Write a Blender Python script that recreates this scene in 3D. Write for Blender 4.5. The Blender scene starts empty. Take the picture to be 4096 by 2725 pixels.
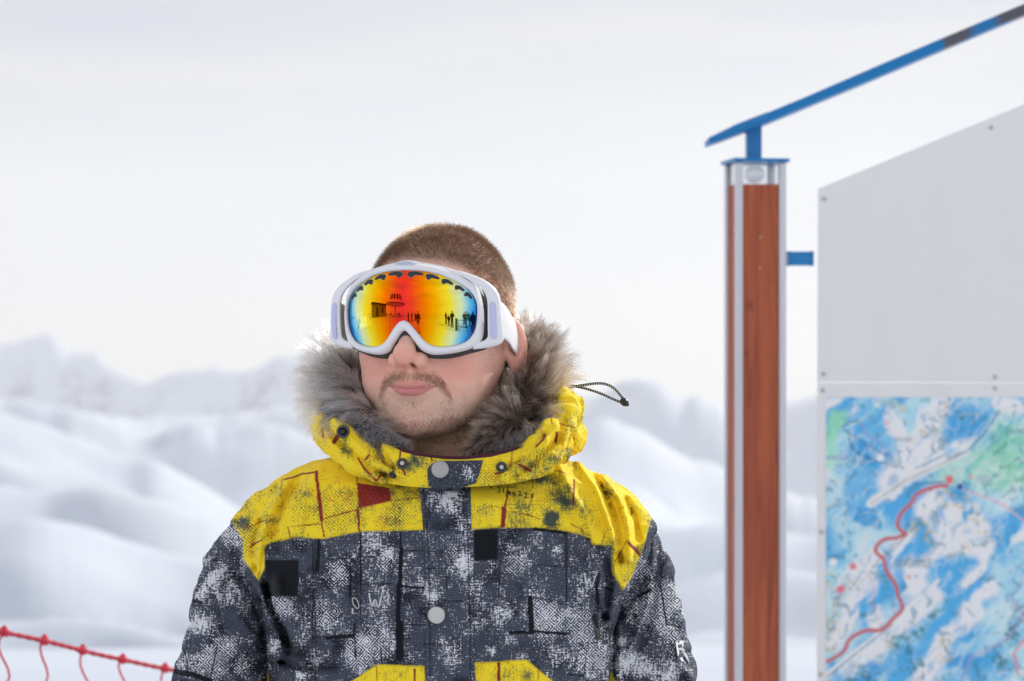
import bpy, math, random
import numpy as np
from mathutils import Vector

# ---------------------------------------------------------------- camera, sky, sun, exposure
SC = bpy.context.scene
CO = SC.collection
EYE = 1.65                                   # height of the camera above the snow
cam = bpy.data.cameras.new('camera'); cam_o = bpy.data.objects.new('camera', cam); CO.objects.link(cam_o)
cam.lens = 85; cam.sensor_width = 36; cam.clip_end = 20000; cam.clip_start = 0.05
cam_o.location = (0, -2.6, EYE); cam_o.rotation_euler = (math.radians(90), 0, 0)
cam.dof.use_dof = True; cam.dof.focus_distance = 2.52; cam.dof.aperture_fstop = 7.5
SC.camera = cam_o
SC.view_settings.view_transform = 'Standard'; SC.view_settings.look = 'None'
SC.view_settings.exposure = 0.60; SC.view_settings.gamma = 1.0; SC.view_settings.use_curve_mapping = False
SC.cycles.use_denoising = True; SC.cycles.denoising_prefilter = 'NONE'; SC.cycles.denoising_input_passes = 'RGB_ALBEDO_NORMAL'
SC.cycles.max_bounces = 6; SC.cycles.transparent_max_bounces = 6; SC.cycles.volume_bounces = 1
SC.cycles.caustics_reflective = False; SC.cycles.caustics_refractive = False
SC.cycles.sample_clamp_indirect = 6.0
SUN_EL, SUN_AZ = 31.0, 42.0                  # behind the man and to the right, degrees right of the view direction
W = bpy.data.worlds.new('World'); SC.world = W; W.use_nodes = True
def build_world():
    nt = W.node_tree; N = nt.nodes; L = nt.links; N.clear()
    out = N.new('ShaderNodeOutputWorld'); bg = N.new('ShaderNodeBackground')
    sky = N.new('ShaderNodeTexSky'); sky.sky_type = 'NISHITA'; sky.sun_disc = False
    sky.sun_elevation = math.radians(SUN_EL); sky.sun_rotation = math.radians(SUN_AZ)
    sky.altitude = 2500; sky.air_density = 1.0; sky.dust_density = 0.6
    tc = N.new('ShaderNodeTexCoord')
    mp = N.new('ShaderNodeMapping'); mp.inputs['Scale'].default_value = (1.0, 1.0, 5.5); L.new(tc.outputs['Generated'], mp.inputs[0])
    nz = N.new('ShaderNodeTexNoise'); nz.inputs['Scale'].default_value = 2.6; nz.inputs['Detail'].default_value = 4; nz.inputs['Roughness'].default_value = 0.5
    nz.inputs['Distortion'].default_value = 0.4
    L.new(mp.outputs[0], nz.inputs['Vector'])
    cr = N.new('ShaderNodeValToRGB'); L.new(nz.outputs[0], cr.inputs[0])
    e = cr.color_ramp.elements; e[0].position = 0.36; e[0].color = (0.0, 0.0, 0.0, 1); e[1].position = 0.58; e[1].color = (1, 1, 1, 1)
    # thin high cloud: brighter away from the sun, raised there as front fill
    sun = (math.sin(math.radians(SUN_AZ))*math.cos(math.radians(SUN_EL)), math.cos(math.radians(SUN_AZ))*math.cos(math.radians(SUN_EL)), math.sin(math.radians(SUN_EL)))
    dp = N.new('ShaderNodeVectorMath'); dp.operation = 'DOT_PRODUCT'; dp.inputs[1].default_value = sun; L.new(tc.outputs['Generated'], dp.inputs[0])
    mr = N.new('ShaderNodeMapRange'); mr.inputs[1].default_value = -0.75; mr.inputs[2].default_value = 0.55; L.new(dp.outputs['Value'], mr.inputs[0])
    cc = N.new('ShaderNodeCombineColor'); 
    for i, (k0, k1) in enumerate(((0.80, 0.515), (0.78, 0.489), (0.81, 0.474))):
        m = N.new('ShaderNodeMapRange'); m.inputs[3].default_value = k0; m.inputs[4].default_value = k1; L.new(mr.outputs[0], m.inputs[0]); L.new(m.outputs[0], cc.inputs[i])
    sm = N.new('ShaderNodeVectorMath'); sm.operation = 'SCALE'; sm.inputs['Scale'].default_value = 0.055; L.new(sky.outputs[0], sm.inputs[0])
    def mix(f, a, b, mode='MIX'):
        m = N.new('ShaderNodeMix'); m.data_type = 'RGBA'; m.blend_type = mode
        fi = [i for i in m.inputs if i.name == 'Factor' and i.type == 'VALUE'][0]; ai, bi = [i for i in m.inputs if i.type == 'RGBA']
        for i, v in ((fi, f), (ai, a), (bi, b)):
            if isinstance(v, (int, float)): i.default_value = v
            elif isinstance(v, tuple): i.default_value = v
            else: L.new(v, i)
        return [o for o in m.outputs if o.type == 'RGBA'][0]
    base = mix(0.80, sm.outputs[0], cc.outputs[0])                      # veil of high cloud over the clear sky
    sx = N.new('ShaderNodeSeparateXYZ'); L.new(tc.outputs['Generated'], sx.inputs[0])
    el = N.new('ShaderNodeMapRange'); el.inputs[1].default_value = 0.015; el.inputs[2].default_value = 0.12; L.new(sx.outputs[2], el.inputs[0])
    inv = N.new('ShaderNodeMath'); inv.operation = 'SUBTRACT'; inv.inputs[0].default_value = 1.0; L.new(cr.outputs[0], inv.inputs[1])
    f = N.new('ShaderNodeMath'); f.operation = 'MULTIPLY'; L.new(inv.outputs[0], f.inputs[0]); L.new(el.outputs[0], f.inputs[1])
    streak = mix(f.outputs[0], base, mix(1.0, base, (0.72, 0.80, 0.95, 1), 'MULTIPLY'))
    L.new(streak, bg.inputs[0]); bg.inputs[1].default_value = 1.0
    L.new(bg.outputs[0], out.inputs[0])
build_world()
sl = bpy.data.lights.new('sun', 'SUN'); sl.energy = 2.35; sl.angle = math.radians(1.0); sl.color = (1.0, 0.95, 0.87)
so = bpy.data.objects.new('sun', sl); CO.objects.link(so)
so.rotation_euler = Vector((-math.sin(math.radians(SUN_AZ))*math.cos(math.radians(SUN_EL)), -math.cos(math.radians(SUN_AZ))*math.cos(math.radians(SUN_EL)), -math.sin(math.radians(SUN_EL)))).to_track_quat('-Z', 'Y').to_euler()

# ---------------------------------------------------------------- helpers
RNG = np.random.default_rng(7)
def _hash(ix, iy, iz, seed):
    h = (ix*374761393 + iy*668265263 + iz*2147483647 + seed*974634777) & 0xffffffff
    h = ((h ^ (h >> 13))*1274126177) & 0xffffffff
    return ((h ^ (h >> 16)) & 0xffff)/65535.0
def vnoise(p, scale=1.0, seed=0):
    """smooth value noise 0..1 of points (n,2) or (n,3)"""
    p = np.asarray(p, float)*scale
    if p.shape[1] == 2: p = np.c_[p, np.zeros(len(p))]
    i = np.floor(p).astype(np.int64); f = p-i; f = f*f*(3-2*f)
    r = 0
    for dx in (0, 1):
        for dy in (0, 1):
            for dz in (0, 1):
                w = (f[:, 0] if dx else 1-f[:, 0])*(f[:, 1] if dy else 1-f[:, 1])*(f[:, 2] if dz else 1-f[:, 2])
                r = r + w*_hash(i[:, 0]+dx, i[:, 1]+dy, i[:, 2]+dz, seed)
    return r
def fbm(p, scale=1.0, oct=4, seed=0, gain=0.5):
    r = 0; a = 1; t = 0
    for k in range(oct):
        r = r + a*vnoise(p, scale*2**k, seed+k*17); t += a; a *= gain
    return r/t
def sstep(a, b, x):
    t = np.clip((x-a)/(b-a), 0, 1); return t*t*(3-2*t)
def smin(a, b, k):
    h = np.clip(0.5+0.5*(b-a)/k, 0, 1); return b*(1-h)+a*h-k*h*(1-h)
def smax(a, b, k): return -smin(-a, -b, k)
def ell(p, c, r):
    q = (p-np.array(c))/np.array(r); n = np.linalg.norm(q, axis=1); m = np.linalg.norm(q/np.array(r), axis=1)
    return n*(n-1)/np.maximum(m, 1e-6)
def capsule(p, a, b, ra, rb):
    a = np.array(a, float); b = np.array(b, float); ab = b-a
    t = np.clip((p-a)@ab/(ab@ab), 0, 1)
    return np.linalg.norm(p-a-t[:, None]*ab, axis=1)-(ra+(rb-ra)*t)
def spline(pts, n, closed=False):
    """Catmull-Rom through rows of pts, n samples evenly along its length"""
    P = np.asarray(pts, float)
    if closed: Q = np.vstack([P[-1], P, P[0], P[1]])
    else: Q = np.vstack([2*P[0]-P[1], P, 2*P[-1]-P[-2]])
    out = []
    for i in range(1, len(Q)-2):
        t = np.linspace(0, 1, 24, endpoint=False)[:, None]
        a, b, c, d = Q[i-1], Q[i], Q[i+1], Q[i+2]
        out.append(0.5*((2*b)+(c-a)*t+(2*a-5*b+4*c-d)*t**2+(3*b-a-3*c+d)*t**3))
    out = np.vstack(out+[Q[-2][None]])
    s = np.r_[0, np.cumsum(np.linalg.norm(np.diff(out, axis=0), axis=1))]
    u = np.linspace(0, s[-1], n, endpoint=not closed)
    return np.stack([np.interp(u, s, out[:, k]) for k in range(P.shape[1])], 1)
def keyspline(pts, per, closed=False):
    """the same with a fixed number of samples per key point (keeps correspondence)"""
    P = np.asarray(pts, float)
    if closed: Q = np.vstack([P[-1], P, P[0], P[1]])
    else: Q = np.vstack([2*P[0]-P[1], P, 2*P[-1]-P[-2]])
    out = []
    for i in range(1, len(Q)-2):
        t = np.linspace(0, 1, per, endpoint=False)[:, None]
        a, b, c, d = Q[i-1], Q[i], Q[i+1], Q[i+2]
        out.append(0.5*((2*b)+(c-a)*t+(2*a-5*b+4*c-d)*t**2+(3*b-a-3*c+d)*t**3))
    if not closed: out.append(Q[-2][None])
    return np.vstack(out)
def table(zs, *cols):
    o = np.argsort(zs); z = np.array(zs, float)[o]; zz = np.linspace(z[0], z[-1], 400); res = []
    for c in cols:
        c = np.array(c, float)[o]; m = np.gradient(c, z)
        i = np.clip(np.searchsorted(z, zz)-1, 0, len(z)-2); h = z[i+1]-z[i]; t = (zz-z[i])/h
        res.append((2*t**3-3*t**2+1)*c[i]+(t**3-2*t**2+t)*h*m[i]+(-2*t**3+3*t**2)*c[i+1]+(t**3-t**2)*h*m[i+1])
    return lambda q: [np.interp(q, zz, r) for r in res]
def surface_nets(f, lo, hi, h):
    lo = np.array(lo, float); hi = np.array(hi, float)
    n = np.ceil((hi-lo)/h).astype(int)+1
    ax = [lo[k]+h*np.arange(n[k]) for k in range(3)]
    G = np.stack(np.meshgrid(*ax, indexing='ij'), -1).reshape(-1, 3)
    v = np.concatenate([f(G[i:i+400000]) for i in range(0, len(G), 400000)]).reshape(n)
    s = v < 0
    c = np.zeros(n-1, int); 
    for dx in (0, 1):
        for dy in (0, 1):
            for dz in (0, 1): c += s[dx:n[0]-1+dx, dy:n[1]-1+dy, dz:n[2]-1+dz]
    act = (c > 0) & (c < 8); idx = -np.ones(n-1, int); idx[act] = np.arange(act.sum())
    ci = np.argwhere(act); P = lo+(ci+0.5)*h
    quads = []
    for a in range(3):
        b, d = (a+1) % 3, (a+2) % 3
        s0 = np.take(s, range(n[a]-1), a); s1 = np.take(s, range(1, n[a]), a)
        e = np.argwhere(s0 != s1)
        e = e[(e[:, b] > 0) & (e[:, d] > 0) & (e[:, b] < n[b]-1) & (e[:, d] < n[d]-1)]
        if not len(e): continue
        fl = s0[tuple(e.T)]
        q = []
        for (ob, od) in ((-1, -1), (0, -1), (0, 0), (-1, 0)):
            k = e.copy(); k[:, b] += ob; k[:, d] += od; q.append(idx[tuple(k.T)])
        q = np.stack(q, 1); q[~fl] = q[~fl][:, ::-1]; quads.append(q)
    return P, np.vstack(quads)
def project(f, P, it=3, eps=1e-4, lim=None):
    for _ in range(it):
        v = f(P); g = np.stack([(f(P+np.eye(3)[k]*eps)-v)/eps for k in range(3)], 1)
        g2 = np.maximum((g*g).sum(1), 0.05); st = v[:, None]*g/g2[:, None]
        if lim:
            l = np.linalg.norm(st, axis=1); st *= np.minimum(1, lim/np.maximum(l, 1e-9))[:, None]
        P = P-st
    return P
def relax(P, Q, it=2, w=0.5):
    for _ in range(it):
        S = np.zeros_like(P); n = np.zeros(len(P))
        for k in range(4):
            for j in (1, 3):
                np.add.at(S, Q[:, k], P[Q[:, (k+j) % 4]]); np.add.at(n, Q[:, k], 1)
        P = P*(1-w)+w*S/np.maximum(n, 1)[:, None]
    return P
def subdivide(P, Q):
    E = np.vstack([Q[:, [k, (k+1) % 4]] for k in range(4)]); Es = np.sort(E, 1)
    key = Es[:, 0].astype(np.int64)*(len(P)+1)+Es[:, 1]
    u, first, inv = np.unique(key, return_index=True, return_inverse=True)
    em = (P[Es[first, 0]]+P[Es[first, 1]])/2
    fc = P[Q].mean(1); n0, n1, m = len(P), len(u), len(Q)
    ei = (inv+n0).reshape(4, m); fi = np.arange(m)+n0+n1
    NQ = np.vstack([np.stack([Q[:, k], ei[k], fi, ei[(k-1) % 4]], 1) for k in range(4)])
    return np.vstack([P, em, fc]), NQ
def solid(f, lo, hi, h, levels=2, lim=None):
    P, Q = surface_nets(f, lo, hi, h)
    for _ in range(2): P = project(f, relax(P, Q, 1), 2, lim=h)
    for _ in range(levels):
        P, Q = subdivide(P, Q); P = project(f, P, 1, lim=h/2)
    return project(f, P, 1, lim=h/4), Q
def link(o, parent=None, **props):
    CO.objects.link(o)
    if parent is not None: o.parent = parent
    for k, v in props.items(): o[k] = v
    return o
def mesh_obj(name, V, F, mat, parent=None, smooth=True, attrs=None, mats=None, fm=None, **props):
    me = bpy.data.meshes.new(name)
    V = np.asarray(V, np.float32)
    if isinstance(F, np.ndarray):
        k = F.shape[1]; F = F.astype(np.int32)
        me.vertices.add(len(V)); me.vertices.foreach_set('co', V.ravel())
        me.loops.add(F.size); me.loops.foreach_set('vertex_index', F.ravel())
        me.polygons.add(len(F)); me.polygons.foreach_set('loop_start', np.arange(0, F.size, k, dtype=np.int32))
        me.polygons.foreach_set('loop_total', np.full(len(F), k, np.int32))
        me.update(calc_edges=True)
    else:
        me.from_pydata([tuple(map(float, v)) for v in V], [], [tuple(f) for f in F]); me.update()
    if mats:
        for m in mats: me.materials.append(m)
        if fm is not None: me.polygons.foreach_set('material_index', np.asarray(fm, np.int32))
    else: me.materials.append(mat)
    me.polygons.foreach_set('use_smooth', np.full(len(me.polygons), smooth))
    for an, av in (attrs or {}).items():
        av = np.asarray(av, np.float32)
        if av.ndim == 1: a = me.attributes.new(an, 'FLOAT', 'POINT'); a.data.foreach_set('value', av)
        elif av.shape[1] == 3: a = me.attributes.new(an, 'FLOAT_VECTOR', 'POINT'); a.data.foreach_set('vector', av.ravel())
        else: a = me.attributes.new(an, 'FLOAT_COLOR', 'POINT'); a.data.foreach_set('color', av.ravel())
    me.validate()
    return link(bpy.data.objects.new(name, me), parent, **props)
def empty(name, loc=(0, 0, 0), parent=None, **props):
    o = bpy.data.objects.new(name, None); o.location = loc; o.empty_display_size = 0.1
    return link(o, parent, **props)
class MB:
    """collects simple shapes into one mesh"""
    def __init__(s): s.V = []; s.F = []; s.n = 0
    def add(s, V, F):
        s.V.append(np.asarray(V, float)); s.F += [tuple(int(i)+s.n for i in f) for f in F]; s.n += len(V); return s
    def box(s, lo, hi, bev=0.0):
        lo = np.array(lo, float); hi = np.array(hi, float)
        if bev <= 0:
            V = [(x, y, z) for x in (lo[0], hi[0]) for y in (lo[1], hi[1]) for z in (lo[2], hi[2])]
            return s.add(V, [(0, 1, 3, 2), (4, 6, 7, 5), (0, 4, 5, 1), (2, 3, 7, 6), (0, 2, 6, 4), (1, 5, 7, 3)])
        import bmesh
        bm = bmesh.new(); bmesh.ops.create_cube(bm, size=1)
        for v in bm.verts: v.co = Vector([(lo[k]+hi[k])/2+v.co[k]*(hi[k]-lo[k]) for k in range(3)])
        bmesh.ops.bevel(bm, geom=list(bm.edges), offset=bev, segments=2, affect='EDGES', profile=0.5)
        bm.verts.index_update(); r = s.add([tuple(v.co) for v in bm.verts], [[v.index for v in f.verts] for f in bm.faces]); bm.free(); return r
    def tube(s, pts, r, seg=8, caps=True, flat=1.0):
        P = np.asarray(pts, float); n = len(P); r = np.broadcast_to(r, (n,)).astype(float)
        T = np.gradient(P, axis=0); T /= np.linalg.norm(T, axis=1)[:, None]+1e-12
        up = np.array([0, 0, 1.0]) if abs(T[0, 2]) < 0.9 else np.array([1.0, 0, 0])
        V = []; u = np.cross(T[0], up); u /= np.linalg.norm(u)
        for i in range(n):
            u = u-T[i]*(u@T[i]); u /= np.linalg.norm(u); w = np.cross(T[i], u)
            a = np.arange(seg)*2*np.pi/seg
            V.append(P[i]+r[i]*(np.cos(a)[:, None]*u+flat*np.sin(a)[:, None]*w))
        V = np.vstack(V); F = [(i*seg+j, i*seg+(j+1) % seg, (i+1)*seg+(j+1) % seg, (i+1)*seg+j) for i in range(n-1) for j in range(seg)]
        if caps: F += [tuple(range(seg))[::-1], tuple((n-1)*seg+j for j in range(seg))]
        return s.add(V, F)
    def lathe(s, prof, c=(0, 0, 0), axis=(0, 0, 1), seg=24):
        """prof: (radius, height) pairs along the axis"""
        ax = np.array(axis, float); ax /= np.linalg.norm(ax); u = np.cross(ax, (0, 0, 1.0) if abs(ax[2]) < 0.9 else (1.0, 0, 0)); u /= np.linalg.norm(u); w = np.cross(ax, u)
        a = np.arange(seg)*2*np.pi/seg; d = np.cos(a)[:, None]*u+np.sin(a)[:, None]*w
        V = np.vstack([np.array(c)+ax*h+max(r, 1e-5)*d for r, h in prof]); n = len(prof)
        F = [(i*seg+j, i*seg+(j+1) % seg, (i+1)*seg+(j+1) % seg, (i+1)*seg+j) for i in range(n-1) for j in range(seg)]
        F += [tuple(range(seg))[::-1], tuple((n-1)*seg+j for j in range(seg))]
        return s.add(V, F)
    def prism(s, poly, y0, y1):
        """polygon of (x, z) pairs extruded from y0 to y1"""
        n = len(poly); V = [(x, y0, z) for x, z in poly]+[(x, y1, z) for x, z in poly]
        F = [tuple(range(n)), tuple(range(2*n-1, n-1, -1))]+[(i, i+n, (i+1) % n+n, (i+1) % n) for i in range(n)]
        return s.add(V, F)
    def build(s, name, mat, parent=None, smooth=False, **props):
        return mesh_obj(name, np.vstack(s.V), s.F, mat, parent, smooth, **props)
def grid_faces(nu, nv, cu=False, cv=False):
    i = np.arange(nu if cu else nu-1)[:, None]; j = np.arange(nv if cv else nv-1)[None]
    i2 = (i+1) % nu; j2 = (j+1) % nv
    return np.stack([i*nv+j, i2*nv+j, i2*nv+j2, i*nv+j2], -1).reshape(-1, 4)
class Mat:
    """small node helper"""
    def __init__(s, name, rough=0.6, metal=0.0, color=(0.8, 0.8, 0.8), spec=0.5, **kw):
        s.m = bpy.data.materials.new(name); s.m.use_nodes = True; s.nt = s.m.node_tree; s.N = s.nt.nodes; s.L = s.nt.links
        s.b = s.N['Principled BSDF']; s.b.inputs['Roughness'].default_value = rough; s.b.inputs['Metallic'].default_value = metal
        s.b.inputs['Base Color'].default_value = (*color, 1); s.b.inputs['Specular IOR Level'].default_value = spec
        for k, v in kw.items(): s.b.inputs[k].default_value = v
    def node(s, t, **kw):
        n = s.N.new(t)
        for k, v in kw.items():
            if hasattr(n, k): setattr(n, k, v)
            else: n.inputs[k.replace('_', ' ')].default_value = v
        return n
    def attr(s, name, out='Fac'):
        n = s.N.new('ShaderNodeAttribute'); n.attribute_name = name; return n.outputs[out]
    def noise(s, vec=None, scale=5, detail=3, rough=0.5, out=0, dist=0.0):
        n = s.N.new('ShaderNodeTexNoise'); n.inputs['Scale'].default_value = scale; n.inputs['Detail'].default_value = detail
        n.inputs['Roughness'].default_value = rough; n.inputs['Distortion'].default_value = dist
        if vec is not None: s.L.new(vec, n.inputs['Vector'])
        return n.outputs[out]
    def obj(s): return s.N.new('ShaderNodeTexCoord').outputs['Object']
    def scale(s, vec, sc=(1, 1, 1), rot=(0, 0, 0)):
        n = s.N.new('ShaderNodeMapping'); n.inputs['Scale'].default_value = sc; n.inputs['Rotation'].default_value = rot; s.L.new(vec, n.inputs[0]); return n.outputs[0]
    def math(s, op, a, b=None, c=None, clamp=False):
        n = s.N.new('ShaderNodeMath'); n.operation = op; n.use_clamp = clamp
        for i, v in enumerate((a, b, c)):
            if v is None: continue
            if isinstance(v, (int, float)): n.inputs[i].default_value = v
            else: s.L.new(v, n.inputs[i])
        return n.outputs[0]
    def ramp(s, fac, *stops, interp='LINEAR'):
        n = s.N.new('ShaderNodeValToRGB'); s.L.new(fac, n.inputs[0]); cr = n.color_ramp; cr.interpolation = interp
        while len(cr.elements) < len(stops): cr.elements.new(0.5)
        for e, (p, c) in zip(cr.elements, stops):
            e.position = p; e.color = (c, c, c, 1) if isinstance(c, (int, float)) else (*c, 1)
        return n.outputs[0]
    def mr(s, v, a, b, c=0.0, d=1.0, smooth=False):
        n = s.N.new('ShaderNodeMapRange'); n.clamp = True
        if smooth: n.interpolation_type = 'SMOOTHSTEP'
        s.L.new(v, n.inputs[0])
        for i, q in enumerate((a, b, c, d)): n.inputs[i+1].default_value = q
        return n.outputs[0]
    def mix(s, f, a, b, mode='MIX'):
        n = s.N.new('ShaderNodeMix'); n.data_type = 'RGBA'; n.blend_type = mode; n.clamp_factor = True
        for k, v in (('Factor', f), ('A', a), ('B', b)):
            i = n.inputs[[j for j, q in enumerate(n.inputs) if q.name == k and (k == 'Factor' and q.type == 'VALUE' or k != 'Factor' and q.type == 'RGBA')][0]]
            if isinstance(v, (int, float)): i.default_value = v if k == 'Factor' else (v, v, v, 1)
            elif isinstance(v, tuple): i.default_value = (*v, 1)
            else: s.L.new(v, i)
        return [o for o in n.outputs if o.type == 'RGBA'][0]
    def sep(s, vec):
        n = s.N.new('ShaderNodeSeparateXYZ'); s.L.new(vec, n.inputs[0]); return n.outputs
    def comb(s, x, y, z=0.0):
        n = s.N.new('ShaderNodeCombineXYZ')
        for i, v in enumerate((x, y, z)):
            if isinstance(v, (int, float)): n.inputs[i].default_value = v
            else: s.L.new(v, n.inputs[i])
        return n.outputs[0]
    def col(s, v): s.L.new(v, s.b.inputs['Base Color']); return s
    def rough(s, v): s.L.new(v, s.b.inputs['Roughness']); return s
    def bump(s, h, strength=0.3, dist=0.001):
        n = s.N.new('ShaderNodeBump'); n.inputs['Strength'].default_value = strength; n.inputs['Distance'].default_value = dist
        s.L.new(h, n.inputs['Height']); s.L.new(n.outputs[0], s.b.inputs['Normal']); return s
def hair_curves(name, pts, radius, mat, parent=None, tip=0.15, cols=None, **props):
    """pts (n, k, 3); radius in metres at the root; cols (n, 3) colour per strand"""
    n, k, _ = pts.shape
    hc = bpy.data.hair_curves.new(name); hc.add_curves([k]*n)
    hc.attributes['position'].data.foreach_set('vector', np.asarray(pts, np.float32).ravel()) if 'position' in hc.attributes else hc.points.foreach_set('position', np.asarray(pts, np.float32).ravel())
    rad = np.broadcast_to(np.asarray(radius, float).reshape(-1, 1), (n, k))*(1-(1-tip)*np.linspace(0, 1, k)[None]**1.5)
    a = hc.attributes.get('radius') or hc.attributes.new('radius', 'FLOAT', 'POINT')
    a.data.foreach_set('value', rad.astype(np.float32).ravel())
    if cols is not None:
        a = hc.attributes.new('tint', 'FLOAT_VECTOR', 'CURVE'); a.data.foreach_set('vector', np.asarray(cols, np.float32).ravel())
    hc.materials.append(mat)
    return link(bpy.data.objects.new(name, hc), parent, **props)
def sc(px): return px*4.672e-4               # image pixels to metres at the man's distance
def pat(x, y, depth=0.0):  # places an image pixel on a plane at the given depth
    """image pixels (x right, y down) to metres right of the camera axis and above the ground, on a plane DEPTH behind the man's spine"""
    k = 4.672e-4*(1+depth/2.6); return (x-1178.5)*k, EYE-(y-784.0)*k
# ---------------------------------------------------------------- terrain
def lin(px): return (px-1178.5)/2357*36/85   # image pixels to tangent of the azimuth
RIDGES = [
    (34, 17, 26, [(-900, 1380), (-300, 1410), (0, 1428), (150, 1418), (320, 1440), (500, 1480), (800, 1520), (1100, 1520), (1400, 1470), (1560, 1452), (1660, 1440), (1760, 1450), (1900, 1470), (2300, 1440), (3500, 1400)]),
    (75, 40, 60, [(-900, 1150), (-300, 1190), (-60, 1215), (90, 1195), (230, 1225), (380, 1270), (560, 1320), (760, 1370), (1100, 1385), (1450, 1372), (1560, 1335), (1640, 1308), (1760, 1302), (1900, 1312), (2300, 1300), (3500, 1250)]),
    (150, 90, 120, [(-900, 1060), (-300, 1085), (0, 1115), (110, 1135), (220, 1110), (330, 1135), (470, 1172), (600, 1200), (800, 1250), (1100, 1260), (1400, 1245), (1560, 1215), (1700, 1205), (1850, 1235), (2200, 1210), (3500, 1150)]),  # distance, width in front, width behind, [(x, y) outline in image pixels]
    (300, 210, 260, [(-900, 880), (-300, 890), (0, 945), (100, 975), (200, 1010), (300, 1050), (345, 1035), (400, 1070), (480, 1120), (560, 1175), (700, 1200), (900, 1195), (1200, 1170), (1340, 1150), (1500, 1190), (1660, 1230), (1800, 1262), (2100, 1240), (2500, 1190), (3500, 1100)]),
    (900, 420, 500, [(-900, 860), (-300, 870), (0, 905), (120, 940), (250, 985), (330, 1018), (440, 985), (520, 1012), (600, 985), (740, 1010), (1000, 1060), (1200, 1010), (1300, 975), (1400, 955), (1500, 1000), (1600, 1060), (1720, 1120), (1850, 1150), (2200, 1120), (2600, 1040), (3500, 980)]),
    (2000, 800, 900, [(-900, 850), (-300, 880), (0, 905), (300, 965), (500, 960), (650, 945), (900, 960), (1200, 935), (1320, 915), (1390, 903), (1440, 882), (1480, 875), (1530, 893), (1575, 925), (1615, 908), (1700, 940), (1800, 915), (1880, 893), (2300, 870), (2800, 850), (3500, 860)]),
    (3600, 1300, 1300, [(-1500, 860), (-700, 830), (-200, 815), (0, 790), (60, 768), (125, 751), (160, 785), (225, 798), (262, 832), (340, 868), (430, 835), (560, 832), (650, 812), (760, 842), (1000, 880), (1300, 905), (1700, 930), (2200, 880), (2800, 870), (3500, 880)]),
]
def height_raw(x, y, front_only):
    X = x; Y = y+2.6; r = np.hypot(X, Y); P = np.c_[x, y]
    front = Y > 0
    t = np.clip(X/np.maximum(np.abs(Y), 1e-3), -3, 3); px = t*2357*85/36+1178.5
    # plateau with a soft edge in front
    edge = 12.0+2.5*(vnoise(P, 1/13., 3)-0.5)
    edge = np.where(front, edge, 60)
    d = np.maximum(r-edge, 0)
    z = -0.30*d*sstep(0, 16, d) - 0.07*d
    z = np.maximum(z, -95-0.03*r)
    z += sstep(5, 60, r)*(fbm(P, 1/60., 4, 5)-0.5)*np.minimum(r*0.05, 24)
    z += 0.05*(fbm(P, 1/3.5, 3, 8)-0.5)
    best = z.copy()
    for k, (R, wf, wb, prof) in enumerate(RIDGES if front_only else []):
        cs = 1/np.sqrt(1+t*t)
        wig = (fbm(np.c_[px/900., np.full_like(px, k*3.)], 1, 2, 21+k)-0.5)*0.30*R
        Rr = R/cs+wig
        away0 = np.abs(r-Rr)/(0.5*R)
        warp = (fbm(P, 1/(R*0.40), 2, 70+k)-0.5)*320*np.clip(away0, 0, 1)
        pr = np.array(prof, float); gx = np.arange(-1500, 3500, 6.0); gy = np.interp(gx, pr[:, 0], pr[:, 1]); kr = np.exp(-(np.arange(-20, 21)*6/(34 if R < 1500 else 9))**2); gy = np.convolve(np.pad(gy, 20, 'edge'), kr/kr.sum(), 'valid'); gy += (fbm(np.c_[gx, 0*gx+k], 1/(90. if R < 800 else 55.), 3 if R < 800 else 4, 130+k)-0.5)*(5 if R < 600 else 16 if R < 3000 else 22); ks = np.exp(-(np.arange(-60, 61)*6/130)**2); gs = np.convolve(np.pad(gy, 60, 'edge'), ks/ks.sum(), 'valid'); aw = sstep(0.01, 0.5 if R < 400 else 0.14, away0); py = np.interp(px+warp, gx, gy)*(1-aw)+np.interp(px+warp, gx, gs)*aw; cs = 1/np.sqrt(1+t*t)
        top = EYE-(py-784)/2357*36/85*Rr*cs
        dr = r-Rr; wid = np.where(dr < 0, wf, wb)
        n = fbm(np.c_[x, y, np.zeros_like(x)+k*9.], 1/(R*0.22), 6, 40+k)-0.5
        n = fbm(np.c_[x, y, np.zeros_like(x)+k*9.], 1/(R*0.24), 4, 40+k, 0.45)-0.5
        rg = 1-2*np.abs(fbm(np.c_[x*0.8+y*0.6, y*0.8-x*0.6], 1/(R*0.16), 3, 50+k, 0.45)-0.5)
        away = sstep(0.0, 0.55, np.abs(dr)/wid)
        slope = np.where(dr < 0, 0.34 if R < 1500 else 0.55, 0.45)
        zz = top-slope*(np.sqrt(dr*dr+(0.008*R)**2)-0.008*R)+(n*0.16+np.minimum(rg-0.86, 0.02)*0.50)*R*0.75*away+(fbm(P, 1/(R*0.07), 3, 160+k)-0.5)*R*0.035*sstep(0.0, 0.2, np.abs(dr)/wid)+(fbm(P, 1/(R*0.05), 2, 180+k)-0.5)*R*(0.010 if R > 800 else 0.003)+(rg-.86)*R*0.006
        zz = np.where(front, zz, -1e4)
        best = smax(best, zz, 0.6+R*(0.012 if R < 800 else 0.004))
    # slopes behind the photographer: the ski field climbing to a rounded hill, peaks to the side
    a = np.degrees(np.arctan2(X, -Y))          # 0 = straight behind the camera, + = right
    hb = (r-34).clip(0)*0.20*sstep(26, 80, r)
    cap = 56+5*np.sin(a/13.0)+75*np.exp(-((a-27)/7.5)**2)-40*sstep(34, 70, a)-44*sstep(-52, -80, a)
    hb = np.minimum(hb, 0.9*cap)+0.1*np.minimum(hb, 2*cap); hb = np.where(r > 330, cap, hb) if False else hb
    hb -= 0.35*(r-330).clip(0)
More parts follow.
